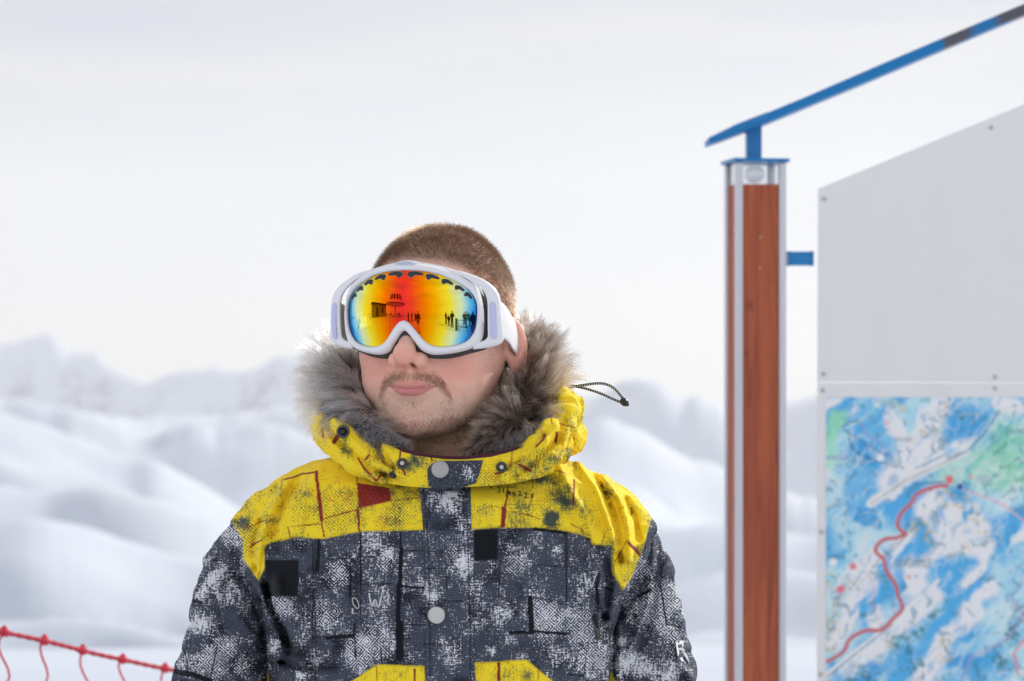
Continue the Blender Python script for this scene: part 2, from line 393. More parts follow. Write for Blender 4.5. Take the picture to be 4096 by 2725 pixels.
    hb += sstep(10, 80, r)*(fbm(P, 1/45., 5, 77)-0.5)*np.minimum(r*0.05, 12)
    pk = 300*np.exp(-((a-88)/16)**2)+70*np.exp(-((a+95)/14)**2)
    hb = smax(hb, -140+(pk+140)*(1-np.abs(r-900)/600)+ (fbm(P, 1/160., 6, 90)-0.5)*150, 12)
    zb = hb+0.05*(fbm(P, 1/3.5, 3, 8)-0.5)
    w = sstep(0.0, 1.0, (Y+0.35*r)/(0.7*r+1e-6))   # blend to the sides
    return np.where(r < 6, 0.05*(fbm(P, 1/3.5, 3, 8)-0.5)*sstep(1.5, 6, r), w*best+(1-w)*zb)
def height(x, y):
    x = np.asarray(x, float); y = np.asarray(y, float); m = y+2.6 > 0; z = np.empty(len(x))
    if m.any(): z[m] = height_raw(x[m], y[m], True)
    if (~m).any(): z[~m] = height_raw(x[~m], y[~m], False)
    return z
def build_terrain():
    th = np.concatenate([np.linspace(-17, 17, 460, endpoint=False), np.linspace(17, 343, 360, endpoint=False)])
    rr = np.concatenate([np.linspace(0.5, 6, 8, endpoint=False), np.geomspace(6, 5600, 640)])
    T, R = np.meshgrid(np.radians(th), rr, indexing='ij')
    x = (R*np.sin(T)).ravel(); y = (R*np.cos(T)-2.6).ravel()
    z = height(x, y)
    V = np.c_[x, y, z]; F = grid_faces(len(th), len(rr), cu=True)
    c0 = len(V); V = np.vstack([V, [0, -2.6, 0.0]])
    V, F4 = V, F[:, ::-1]
    P2 = np.c_[x, y, z]
    rock = np.zeros(len(V))
    zi = z.reshape(len(th), len(rr)); sl_ = np.abs(np.gradient(zi, axis=1)/np.maximum(np.gradient(R, axis=1), 1e-3)).ravel()
    nn = fbm(np.c_[x, y, z*3], 1/110., 4, 60)
    rock[:-1] = sstep(0.57, 0.66, nn)*sstep(0.28, 0.6, sl_)*sstep(150, 260, R.ravel())
    m = Mat('snow', rough=0.75, color=(0.88, 0.9, 0.93), spec=0.25)
    o = m.obj(); n1 = m.noise(o, 0.03, 5); n2 = m.noise(o, 1.6, 4)
    c = m.mix(m.mr(n1, 0.35, 0.7), (0.60, 0.66, 0.75), (0.665, 0.705, 0.765))
    c = m.mix(m.math('MULTIPLY', m.attr('rock'), m.mr(m.noise(m.scale(o, (.05, .05, .16)), 1.0, 5, .65), .46, .56)), c, (0.16, 0.15, 0.16)); m.col(c); m.bump(n2, 0.25, 0.08)
    # the centre fan as small triangles folded into quads
    nr = len(rr); i = np.arange(len(th)); fan = np.stack([i*nr, ((i+1) % len(th))*nr, np.full(len(th), c0), np.full(len(th), c0)], 1)
    me = bpy.data.meshes.new('snow_ground')
    faces = [tuple(map(int, f)) for f in F4]
    ob = mesh_obj('snow_ground', V, F4, m.m, attrs={'rock': rock}, kind='structure', label='snow covered ground and mountain slopes')
    fanm = MB(); ctr = np.vstack([V[i*nr], V[c0]])
    fanm.add(ctr, [(int(k), len(th), int((k+1) % len(th))) for k in range(len(th))])
    fanm.build('snow_underfoot', m.m, None, True, kind='structure')
    return z.min()
ZMIN = build_terrain()
def build_haze():
    m = bpy.data.materials.new('haze'); m.use_nodes = True; nt = m.node_tree; nt.nodes.clear()
    out = nt.nodes.new('ShaderNodeOutputMaterial'); v = nt.nodes.new('ShaderNodeVolumePrincipled')
    v.inputs['Color'].default_value = (0.97, 0.985, 1.0, 1); v.inputs['Density'].default_value = 0.00017; v.inputs['Anisotropy'].default_value = 0.3
    nt.links.new(v.outputs[0], out.inputs['Volume'])
    MB().box((-6200, -6200, ZMIN-1), (6200, 6200, 420)).build('haze', m, kind='stuff', label='pale mountain haze')
build_haze()
# ---------------------------------------------------------------- the man: head and neck (millimetres in a head frame, x to his left, -y forward)
YAW = math.radians(18); CY, SY = math.cos(YAW), math.sin(YAW)
HEAD_X = -0.0768
def h2w(p):
    p = np.asarray(p, float); return np.stack([(p[..., 0]*CY+p[..., 1]*SY)/1000+HEAD_X, (-p[..., 0]*SY+p[..., 1]*CY)/1000, p[..., 2]/1000+EYE], -1)
def w2h(p):
    x = (p[..., 0]-HEAD_X)*1000; y = p[..., 1]*1000; return np.stack([x*CY-y*SY, x*SY+y*CY, (p[..., 2]-EYE)*1000], -1)
_T = table([-101, -96.5, -90, -84, -72, -60, -46, -30, -10, 10, 30, 50, 70, 88, 100, 110, 117, 120.5],
           [8, 27, 39, 47, 56.5, 63, 68, 71, 72.5, 73, 73, 71.5, 67, 58, 48, 36.5, 23, 6],
           [-66, -80, -85.5, -87, -85, -85.5, -89, -90, -88, -93, -94, -91, -83, -69, -55, -39, -21, 0],
           [-50, -30, -12, 2, 14, 22, 34, 54, 82, 97, 100, 98, 92, 80, 68, 52, 34, 12])
def head_sdf(p):
    x, y, z = p[:, 0], p[:, 1], p[:, 2]; ax = np.abs(x)
    a, yf, yb = _T(z); yc = (yf+yb)/2; b = (yb-yf)/2
    n = np.interp(z, [-100, -30, 20], [2.5, 2.5, 2.25])
    q = ((ax/a)**n+(np.abs(y-yc)/b)**n)**(1/n)
    f = (q-1)*np.minimum(a, b)
    f = np.maximum(f, np.where(z > 120.5, z-120.5, -1e3)); f = np.where(z < -101, np.maximum(f, -101-z), f)
    neck = capsule(p, (0, 20, -60), (0, 38, -200), 57, 62)
    f = smin(f, neck, 9)
    f = smin(f, ell(p, (0, -85, -88), (17, 10, 12)), 9)                 # chin boss
    f = smin(f, ell(p, (52, -55, -14), (18, 22, 22)), 12)                # cheekbones
    f = smin(f, ell(p, (-52, -55, -14), (18, 22, 22)), 12); f = smin(f, ell(p, (-49, -52, -42), (17, 22, 24)), 10); f = smin(f, ell(p, (47, -52, -42), (16, 22, 24)), 10)
    f = smin(f, capsule(p, (0, -80, 26), (0, -107, -10), 6.0, 10.0), 6)  # nose
    f = smin(f, ell(p, (0, -111.5, -14.5), (11.8, 11, 11)), 5)
    for s in (-1, 1):
        f = smin(f, ell(p, (s*13.2, -99.0, -20.0), (8.0, 11, 8.6)), 3.6)
    f = smin(f, capsule(p, (0, -108, -22), (0, -93, -29.5), 3.6, 3), 3)
    m = p.copy(); m[:, 1] = y-x*x/78.; m[:, 2] = z-0.0018*x*x           # wrapped round the teeth, corners slightly up
    f = smin(f, ell(m, (0, -87.5, -46), (26, 8.5, 15)), 9)
    f = smin(f, ell(m, (0, -94.0, -45.2), (23, 4.6, 3.6)), 2.2)         # upper lip
    f = smin(f, ell(m, (0, -92.6, -53.0), (19, 5.6, 4.8)), 2.4)         # lower lip
    f = smax(f, -ell(m, (0, -99.5, -48.6), (29, 9, 1.3)), 0.9)          # mouth line
    f = smax(f, -ell(m, (0, -97, -64.5), (16, 6, 4)), 5)                # crease above the chin
    f = smax(f, -ell(p, (0, -99, -35), (2.6, 4.2, 6)), 3)               # philtrum
    for s in (-1, 1):
        q2 = p-np.array([s*7.4, -104.0, -28.6]); c, sn = math.cos(s*0.45), math.sin(s*0.45)
        q3 = np.stack([q2[:, 0]*c+q2[:, 1]*sn, -q2[:, 0]*sn+q2[:, 1]*c, q2[:, 2]], 1)
        f = smax(f, -ell(q3, (0, 0, 0), (3.9, 7.2, 5.2)), 1.0)
        f = smax(f, -capsule(p, (s*19, -93, -24), (s*33, -82, -46), 0.8, 0.4), 6)   # smile fold
    for s in (-1, 1):                                                   # ears
        e = p-np.array([s*73.5, 6.0, -8.0]); e[:, 0] *= s
        c, sn = math.cos(-0.62), math.sin(-0.62)
        ex = e[:, 0]*c+e[:, 1]*sn; ey = -e[:, 0]*sn+e[:, 1]*c; ez = e[:, 2]
        ey2 = ey+0.16*ez; E = np.stack([ex, ey2, ez], 1)
        wz = np.interp(ez, [-34, -20, 5, 25, 34], [11, 13, 17, 17, 12])
        g = ell(np.stack([ex, (ey2-8)*17/wz, ez], 1), (3, 0, 1), (5.5, 17, 33.5))
        g = smax(g, -ell(np.stack([ex, ey2-6, ez], 1), (9.5, 0, 8), (5.5, 9, 17)), 2)
        g = smax(g, -ell(np.stack([ex, ey2-6, ez], 1), (6.5, -1, -1), (6, 6.5, 9)), 2)
        g = smin(g, ell(E, (4, -3, -8), (3.5, 4, 6)), 2.5)              # tragus
        f = smin(f, g, 3.5)
    return f
HEAD = {}
def build_body():
    f = lambda P: head_sdf(P)
    V, Q = solid(f, (-105, -130, -176), (105, 115, 130), 4.6, 2, lim=None)
    x, y, z = V.T; ax = np.abs(x)
    m = np.stack([x, y-x*x/78., z-0.0018*x*x], 1)
    # lips as pigment
    up = np.interp(ax, [0, 3, 6, 14, 22, 27], [-42.6, -41.9, -41.4, -43.5, -46.6, -48.5]); lo = np.interp(ax, [0, 8, 16, 22, 27], [-58.6, -58.0, -55.4, -52, -48.7])
    lip = sstep(0, 1.4, np.minimum(up-m[:, 2], m[:, 2]-lo))*(y < -60)*sstep(28, 25.5, ax)
    lower = sstep(-48.4, -49.4, m[:, 2])*lip
    line = np.exp(-((m[:, 2]+48.6)/0.55)**2)*sstep(28, 26, ax)*(y < -60)  # dark parting of the lips: crease shade put into the skin colour
    blush = 0.22*(y < 0)*sstep(-75, -50, z)+1.0*np.exp(-((ax-44)/24)**2-((z+26)/20)**2)*(y < 0)+0.45*np.exp(-(x/16)**2-((z+86)/10)**2)*(y < -40)+1.0*np.exp(-(x/13)**2-((z+18)/12)**2)*(y < -90)+0.9*sstep(74, 84, ax)*(np.abs(y-12) < 40)
    # where stubble grows (pigment of shaved roots)
    beard = np.clip(sstep(-52, -80, z+0.10*(ax-20))*sstep(75, 50, ax)*(y < 10)*0.9, 0, 1)
    beard *= 1-0.75*np.exp(-(x/18)**2-((z+66)/7)**2)
    must = np.exp(-((z-np.interp(ax, [0, 10, 22, 30, 36], [-36.5, -36.5, -40, -46, -54]))/4.2)**2)*sstep(40, 30, ax)*(y < -60)
    neckb = sstep(-92, -104, z)*(y < 20)*0.8
    stub = np.clip(np.maximum(np.maximum(beard, must*0.45), neckb), 0, 1)
    scalp = sstep(78, 92, z+0.25*np.maximum(y+70, 0)+0.1*ax)
    HEAD.update(V=V, Q=Q)
    mt = Mat('skin', rough=0.5, spec=0.35)
    o = mt.obj(); n1 = mt.noise(o, 55, 4); n2 = mt.noise(o, 420, 3); n3 = mt.noise(o, 900, 2)
    n4 = mt.noise(o, 130, 3, 0.6); base = mt.mix(mt.mr(mt.math('ADD', mt.math('MULTIPLY', n1, 0.5), mt.math('MULTIPLY', n4, 0.5)), 0.40, 0.62), (0.88, 0.55, 0.41), (0.94, 0.66, 0.50))
    base = mt.mix(mt.math('MULTIPLY', mt.attr('blush'), mt.mr(n1, 0.2, 0.8, 0.5, 1.0)), base, (0.90, 0.36, 0.28))
    base = mt.mix(mt.math('MULTIPLY', mt.attr('stubble'), mt.mr(n3, 0.40, 0.62, 0.12, 0.62)), base, (0.20, 0.145, 0.12))
    base = mt.mix(mt.math('MULTIPLY', mt.attr('scalp'), 0.7), base, (0.22, 0.15, 0.115))
    lipc = mt.mix(mt.attr('lower'), (0.80, 0.33, 0.27), (0.66, 0.22, 0.21)); lipc = mt.mix(mt.math('MULTIPLY', n2, 0.3), lipc, (0.7, 0.33, 0.3))
    base = mt.mix(mt.attr('lip'), base, lipc); base = mt.mix(mt.math('MULTIPLY', mt.attr('line'), 0.95), base, (0.16, 0.04, 0.045))
    spot = 0
    base = mt.mix(mt.attr('mole'), base, (0.28, 0.13, 0.08))
    mt.col(base); mt.rough(mt.mix(mt.attr('lip'), mt.mr(n2, 0.3, 0.7, 0.42, 0.6), 0.34)); mt.bump(mt.math('ADD', n2, mt.math('MULTIPLY', n3, 0.5)), 0.6, 0.0009)
    mt.b.inputs['Subsurface Weight'].default_value = 0.12; mt.b.inputs['Subsurface Radius'].default_value = (1.0, 0.35, 0.2); mt.b.inputs['Subsurface Scale'].default_value = 0.006
    mole = np.zeros(len(V))
    for c, r in (((-24, -26), 1.0), ((47, -15), 0.7), ((-11, -66.5), 0.8), ((33, -33), 0.5), ((-40, -40), 0.4)):
        mole = np.maximum(mole, sstep(r, r*0.5, np.hypot(x-c[0], z-c[1]))*(y < -30))
    global PERSON, BODY
    PERSON = empty('person', (0, 0, 0), category='person', label='man in white ski goggles and yellow and grey patterned ski jacket standing before snowy mountains')
    # torso under the clothes, one continuous surface with head and neck kept separate only in density
    BODY = mesh_obj('body', h2w(V), Q, mt.m, PERSON, attrs=dict(lip=lip, lower=lower, line=line, blush=np.clip(blush, 0, 1), stubble=stub, scalp=scalp, mole=mole))
build_body()
def sample_surface(V, Q, w, n, rng=RNG):
    """n random points on quads, density weight w per quad; returns points, normals, quad index"""
    A, B, C, D = (V[Q[:, k]] for k in range(4)); nr = np.cross(C-A, D-B); ar = np.linalg.norm(nr, axis=1)
    pr = ar*w; pr /= pr.sum(); i = rng.choice(len(Q), n, p=pr); u, v = rng.random((2, n, 1))
    P = (1-u)*(1-v)*A[i]+u*(1-v)*B[i]+u*v*C[i]+(1-u)*v*D[i]
    N = nr[i]/ar[i][:, None]; return P, N, i
def hair_mat(name, root, tipc, rough=0.45, tint=False):
    m = Mat(name, rough=rough, spec=0.45)
    hb = m.N.new('ShaderNodeBsdfHairPrincipled'); hb.model = 'CHIANG'; hb.parametrization = 'COLOR'; hb.inputs['Roughness'].default_value = rough; hb.inputs['Radial Roughness'].default_value = 0.45
    hb.inputs['Random Roughness'].default_value = 0.2; m.N.remove(m.b); m.b = hb; m.L.new(hb.outputs[0], m.N['Material Output'].inputs[0])
    ci = m.N.new('ShaderNodeHairInfo'); c = m.mix(ci.outputs['Intercept'], root, tipc)
    if tint: c = m.mix(1.0, c, m.attr('tint', 'Vector'), 'MULTIPLY')
    m.L.new(c, hb.inputs['Color']); return m.m
def strands(P, D, L, k=5, bend=None, curl=0.0, rng=RNG):
    """straight to bent strands: P root, D unit direction, L length, bend vector added quadratically"""
    t = np.linspace(0, 1, k)[None, :, None]; S = P[:, None]+D[:, None]*L[:, None, None]*t
    if bend is not None: S = S+bend[:, None]*t**2
    if curl: 
        ph = rng.random((len(P), 1, 3))*6.28; S = S+np.sin(ph+t*rng.uniform(2, 6, (len(P), 1, 1)))*t*curl
    return S
def build_hair():
    V, Q = HEAD['V'], HEAD['Q']; c = V[Q].mean(1); x, y, z = c.T; ax = np.abs(x)
    # hairline: across the forehead, down in front of the ear, round the nape
    front = 80+3*np.cos(x/18.)-0.0*ax-np.clip(y+62, 0, 200)*1.1-np.clip(ax-46, 0, 40)*0.7
    hl = np.maximum(front, np.where(y > -38, np.where(y > 22, -62, 8-(y+38)*0.1), -200))
    w = sstep(-3, 5, z-hl)
    e = (ax > 79)&(z < 30); w[e] = 0
    e = (np.hypot(y-8, (z+2)*0.6) < 26)&(z < 32); w[e] = 0
    w = w*(0.35+0.65*sstep(0, 18, z-hl))
    n = 42000; P, N, i = sample_surface(V, Q, w, n)
    sgn = np.sign(((P-np.array([0, 5, 20]))*N).sum(1)).mean(); N = N*sgn
    comb = np.stack([0*P[:, 0], -0.75-0*P[:, 1], -0.25+0*P[:, 2]], 1)            # lies forward
    comb[:, 0] += 0.5*(fbm(P, 1/22., 2, 3)-0.5)*2
    side = sstep(30, 70, np.abs(P[:, 0])); comb[:, 2] -= 0.5*side
    D = N+0.75*comb+RNG.normal(0, 0.17, (n, 3)); D /= np.linalg.norm(D, axis=1)[:, None]
    L = np.interp(P[:, 2], [-50, 20, 60, 95, 118], [4.0, 5.5, 8, 9.5, 10])*RNG.uniform(0.65, 1.1, n)*(0.55+0.45*sstep(0, 14, P[:, 2]-hl[i]))
    bend = comb*L[:, None]*0.35
    S = strands(P-0.3*N, D, L, 4, bend)
    tone = (0.75+0.5*fbm(P, 1/9., 3, 11))[:, None]*RNG.uniform(0.6, 1.4, (n, 1)); cols = np.clip(tone*tone*np.array([1.0, 0.97, 0.93]), 0.15, 2.2)
    hair_curves('hair', h2w(S), np.where(RNG.random(n) < .3, .00017, .00010), hair_mat('brown_hair', (0.030, 0.019, 0.014), (0.10, 0.060, 0.038), 0.28, True), PERSON, 0.4, cols)
    # moustache, chin beard, stubble
    def facial(name, w, n, Lr, dirf, rad, cf=(0.13, 0.09, 0.07), ct=(0.27, 0.19, 0.14)):
        P, N, i = sample_surface(V, Q, w, n); N = N*sgn
        D = N*0.45+dirf(P)+RNG.normal(0, 0.16, (n, 3)); D /= np.linalg.norm(D, axis=1)[:, None]
        L = RNG.uniform(*Lr, n); S = strands(P-0.2*N, D, L, 4, -N*L[:, None]*0.12)
        hair_curves(name, h2w(S), rad, hair_mat(name+'_hair', cf, ct, 0.45), PERSON, 0.3)
    face = (y < -40)&(z < 0)
    band = np.interp(ax, [0, 2, 10, 20, 28, 34, 38], [-36.0, -36.0, -36.0, -38.5, -43.5, -50, -57])
    wid = np.interp(ax, [0, 3, 10, 26, 34, 38], [2.2, 4.2, 5.2, 5.8, 5.6, 4.0])
    lipz = np.interp(ax, [0, 6, 14, 22, 28, 40], [-41.2, -40.8, -42.8, -46.0, -48, -80])
    wm = np.exp(-((z-band)/wid)**2)*(ax < 39)*face*((z > lipz-0.3)|(ax > 29))*(0.45+0.55*sstep(1.0, 6, ax))*(z < -30.5)
    facial('moustache', wm, 2000, (3.5, 7.0), lambda P: np.stack([np.sign(P[:, 0])*0.12+P[:, 0]*0.016, 0*P[:, 0], -0.75+0*P[:, 2]], 1), 0.00008, (0.07, 0.045, 0.034), (0.17, 0.11, 0.075))
    jl = np.interp(ax, [0, 12, 25, 36, 46, 55, 62, 70, 80], [-77, -77, -74, -70, -72, -70, -58, -38, -20])
    jy = sstep(24, 6, y)
    chin = sstep(0, 9, jl-z)*(ax < 72)*jy*(z > -108)*np.interp(ax, [0, 30, 44, 52, 70], [1, 1, 0.75, 0.42, 0.25])
    soul = 0.7*np.exp(-(x/6)**2-((z+66)/4.0)**2)*face
    corner = 0.65*np.exp(-((ax-36)/4.5)**2-((z+67)/9)**2)*face
    facial('beard', np.maximum(np.maximum(chin, soul), corner), 9800, (2.5, 5.8), lambda P: np.stack([-P[:, 0]*0.004, -0.1+0*P[:, 0], -0.8+0*P[:, 2]], 1), 0.00009, (0.06, 0.04, 0.032), (0.13, 0.09, 0.07))
    st = np.maximum(sstep(-45, -75, z)*0.5*(ax < 66)*(y < 5), 0.9*sstep(-96, -106, z)*(y < 10))*(np.hypot(x/24, (z+50)/16) > 1)
    st = np.maximum(st, 0.55*(np.abs(y+32) < 9)*(ax > 50)*(z > -55)*(z < 10))
    facial('stubble', st, 4200, (1.6, 4.0), lambda P: np.stack([P[:, 0]*0.002, 0*P[:, 0], -0.5+0*P[:, 2]], 1), 0.00007, (0.06, 0.045, 0.04), (0.12, 0.085, 0.07))
build_hair()
# ---------------------------------------------------------------- ski goggles (same head frame, millimetres)
GF, GR, GRZ, GZC = 115.0, 100.0, 160.0, 30.0
def gsurf(x, z, off=0.0):
    ax = np.abs(x); base = np.where(ax < 74, x*x/(2*GR), 74*74/(2*GR)+(ax-74)*0.42)
    return -(GF-off)+base+(z-GZC)**2/(2*GRZ)
LENS_H = [(0, 20.3), (5, 18.5), (10, 13.5), (15.5, 6.5), (21, -0.3), (27.5, -4.8), (36, -6.5), (46, -6), (56, -3.5), (64, 1.5), (70, 12), (72, 28), (71, 40), (66, 50), (58, 57), (47, 63), (36, 68), (22, 71.2), (11, 72.4), (0, 72.7)]
OUT_H = [(0, 10.2), (4.5, 7.5), (10, -0.1), (16.5, -9), (22, -12.6), (28.5, -14.4), (37.5, -14.2), (51, -12.2), (63.5, -8.4), (71.8, -2.8), (75.6, 8), (76.4, 26), (74.4, 42), (69.6, 55.0), (60.8, 63.2), (49, 70.2), (38, 74.3), (22, 77.8), (11, 79.3), (0, 79.4)]
def full(h): return [tuple(p) for p in h]+[(-x, z) for x, z in h[-2:0:-1]]
def offset_loop(L, d):
    T = np.roll(L, -1, 0)-np.roll(L, 1, 0); T /= np.linalg.norm(T, axis=1)[:, None]+1e-9
    return L+d*np.stack([T[:, 1], -T[:, 0]], 1)         # outward for a loop that runs counter-clockwise seen from the front
def ring_mesh(inner, outer, prof, name, mat, parent, closed=True, attrs=None, **kw):
    """prof rows: (s 0..1 from inner to outer, offset out from the goggle surface in mm [negative = forward], extra outward mm)"""
    rows = []
    for s, off, ex in prof:
        L = inner*(1-s)+outer*s
        if ex: L = L+(outer-inner)/np.linalg.norm(outer-inner, axis=1)[:, None]*ex
        rows.append(np.stack([L[:, 0], gsurf(L[:, 0], L[:, 1])+off, L[:, 1]], 1))
    V = np.stack(rows, 1); n, k = V.shape[:2]
    return mesh_obj(name, h2w(V.reshape(-1, 3)), grid_faces(n, k, cu=closed, cv=True), mat, parent, **kw)
def build_goggles():
    G = empty('ski_goggles', tuple(h2w(np.array([0, -100.0, 30]))), category='goggles', label="white framed ski goggles with a red, yellow and blue mirrored lens on the man's face")
    G_inv = -np.array(G.location)
    def fix(o): o.location = tuple(G_inv); return o
    white = Mat('white_plastic', rough=0.32, color=(0.87, 0.87, 0.885), spec=0.5)
    o = white.obj(); white.bump(white.noise(o, 900, 2), 0.03, 0.0002)
    lav = Mat('lavender_plastic', rough=0.35, color=(0.60, 0.60, 0.86))
    foam = Mat('grey_foam', rough=0.95, spec=0.1); o = foam.obj(); n = foam.noise(o, 700, 3); foam.col(foam.ramp(n, (0.3, (0.035, 0.036, 0.04)), (0.7, (0.12, 0.12, 0.125)))); foam.bump(n, 0.6, 0.0008)
    black = Mat('black_vent', rough=0.5, spec=0.3); o = black.obj(); n = black.noise(o, 500, 2); black.col(black.ramp(n, (0.3, (0.02, 0.022, 0.026)), (0.75, (0.06, 0.065, 0.07))))
    # mirrored lens: multi-hue coating laid on from the middle outwards
    lens = Mat('mirror_lens', rough=0.03, metal=1.0); co = lens.attr('coat', 'Vector'); sx = lens.sep(co)
    wob = lens.math('MULTIPLY', lens.math('SUBTRACT', lens.noise(co, 1.6, 2), 0.5), 0.10)
    t = lens.math('ADD', sx[0], wob)
    c = lens.ramp(t, (0.0, (0.90, 0.03, 0.03)), (0.17, (0.95, 0.06, 0.012)), (0.33, (1.0, 0.20, 0.0)), (0.50, (1.0, 0.48, 0.0)), (0.66, (1.0, 0.82, 0.03)), (0.80, (0.74, 0.88, 0.46)), (0.89, (0.16, 0.58, 0.82)), (0.96, (0.01, 0.24, 0.62)), (1.0, (0.10, 0.06, 0.42)))
    cr_ = c.node.color_ramp
    lens.col(c)
    keys = full(LENS_H); P = keyspline(keys, 12, True); I = offset_loop(P, 2.0)     # the lens edge sits under the frame lip
    n = len(P); k = 56; ctr = np.array([0, 44.0]); s = np.linspace(0, 1, k+1)[1:]
    Lp = ctr+(I-ctr)[:, None]*s[None, :, None]; Lp = np.concatenate([np.broadcast_to(ctr, (n, 1, 2)), Lp], 1)
    x, z = Lp[..., 0].ravel(), Lp[..., 1].ravel()
    V = np.stack([x, gsurf(x, z, 2.0), z], 1)
    # coating thickness follows the lens' own x, z; sides thin to blue, the lower half is paler than the upper
    zz = (z-33)/40
    tt = np.abs(x+1.5)/np.where(x < 0, 74.5, 76.0)
    tt = np.where(x < 0, np.clip(tt, 0, 1)**0.90, np.clip(tt, 0, 1)**0.93)
    coat = tt+0.18*np.clip(-zz-0.15, 0, 1)*sstep(0.0, 0.5, tt)+0.15*np.clip(zz-0.1, 0, 1)*sstep(0.05, 0.5, 1-np.abs(tt-.5))*0.6
    F = grid_faces(n, k+1, cu=True)
    lo = mesh_obj('lens', h2w(V), F, lens.m, G, attrs={'coat': np.stack([np.clip(coat, 0, 1), zz, 0*zz], 1)}, label='iridescent red and yellow mirrored lens'); fix(lo)
    O = keyspline(full(OUT_H), 12, True)
    fr = ring_mesh(P, O, [(0, 3.5, -0.4), (0, 0.6, -0.2), (0.04, -0.5, 0), (0.18, -2.0, 0), (0.42, -3.3, 0), (0.7, -2.6, 0), (0.92, -0.4, 0), (1.0, 2.0, 0), (1.0, 4.5, 0.3), (1.0, 7.5, 0.0), (0.75, 8.5, 0), (0.2, 6, 0)], 'frame', white.m, G); fix(fr)
    # thin second lip under each cheek, then the face foam
    O2 = offset_loop(O, 0.6); nb = np.exp(-(O[:, 0]/21)**4)*sstep(30, 5, O[:, 1])*5.2; cc = offset_loop(O, 1.0)-O; O3 = O2+cc*nb[:, None]; O3 = O3-cc*(5.0*sstep(40, 66, O[:, 1]))[:, None]
    lip = ring_mesh(P, O2, [(1.0, 8.4, -2.2), (1.0, 8.6, 0.2), (1.0, 9.6, 1.2), (1.0, 11.2, 1.0), (0.9, 12, 0), (0.6, 11, 0)], 'frame_lip', white.m, G); fix(lip)
    fo = ring_mesh(P, O3, [(0.35, 6.0, 0), (1.0, 6.5, -0.5), (1.0, 8.5, 1.2), (1.0, 12, 2.6), (1.0, 19, 4.0), (1.0, 26, 4.0), (0.85, 31, 0), (0.3, 31, 0), (0.1, 24, 0)], 'face_foam', foam.m, G); fix(fo)
    # outriggers: an arch at each side with a slot, and a lavender inlay
    OO = [(40, 74.2), (56, 71.2), (71, 65.4), (82, 58.9), (89.5, 51), (93, 41), (94.3, 29), (95.2, 16), (95.4, 4), (91.5, -3.8), (80, -7.4), (66, -9.2)]
    OI = [(50, 68.6), (60, 64.5), (69.5, 58.5), (75.8, 53.6), (80, 47.5), (82, 40), (82.4, 30), (82.2, 20), (81.8, 9), (81, 3.5), (77, 0), (70, -2)]
    for sg in (1, -1):
        a = keyspline(OI, 8); b = keyspline(OO, 8)
        fl = np.array([sg, 1.0]); A = a*fl; B = b*fl; u = np.linspace(0, 1, len(A))
        lift = 2.6-5.0*np.sin(np.pi*np.clip(u, 0, 1))**0.7
        rows = []
        for s_, off in ((0, 5), (0, 0.3), (0.12, -1.0), (0.5, -1.9), (0.88, -1.0), (1, 0.5), (1, 6.5), (0.8, 8.5), (0.2, 7.5)):
            L = A*(1-s_)+B*s_; rows.append(np.stack([L[:, 0], gsurf(L[:, 0], L[:, 1])+off+lift, L[:, 1]], 1))
        V = np.stack(rows, 1); nn, kk = V.shape[:2]; Fq = grid_faces(nn, kk, cv=True)
        if sg < 0: Fq = Fq[:, ::-1]
        ob = mesh_obj('outrigger', h2w(V.reshape(-1, 3)), Fq, white.m, G); fix(ob)
        # inlay
        zz_ = np.linspace(1.5, 39.5, 24); xi = np.interp(zz_, [0, 9, 20, 30, 40], [88.4, 88.6, 88.5, 88.2, 87.8]); hw = 2.9*np.sqrt(np.clip(1-((np.abs(zz_-20.5)-16.5)/2.6).clip(0)**2, 0.02, 1))
        rows = []
        for q, off in ((-1.0, 1.0), (-1.0, -0.3), (-0.6, -0.9), (0.6, -0.9), (1.0, -0.3), (1.0, 1.0)):
            xx = (xi+q*hw)*sg; rows.append(np.stack([xx, gsurf(xx, zz_)-3.0+off-2.0+np.interp(zz_, [0, 20, 42], [0.6, -0.2, 0.2]), zz_], 1))
        V = np.stack(rows, 1); io = mesh_obj('inlay', h2w(V.reshape(-1, 3)), grid_faces(24, 6), lav.m, ob)
    # black vents cut along the top of the lens
    top = [((2.6, 70.4), (19.5, 69.4)), ((22.5, 68.6), (36, 64.8)), ((38.8, 63.8), (49.5, 58.8)), ((52, 57.3), (60, 52.0)), ((61.8, 50.3), (67.3, 43.6))]
    grey = Mat('vent_rim', rough=0.4, color=(0.30, 0.32, 0.34))
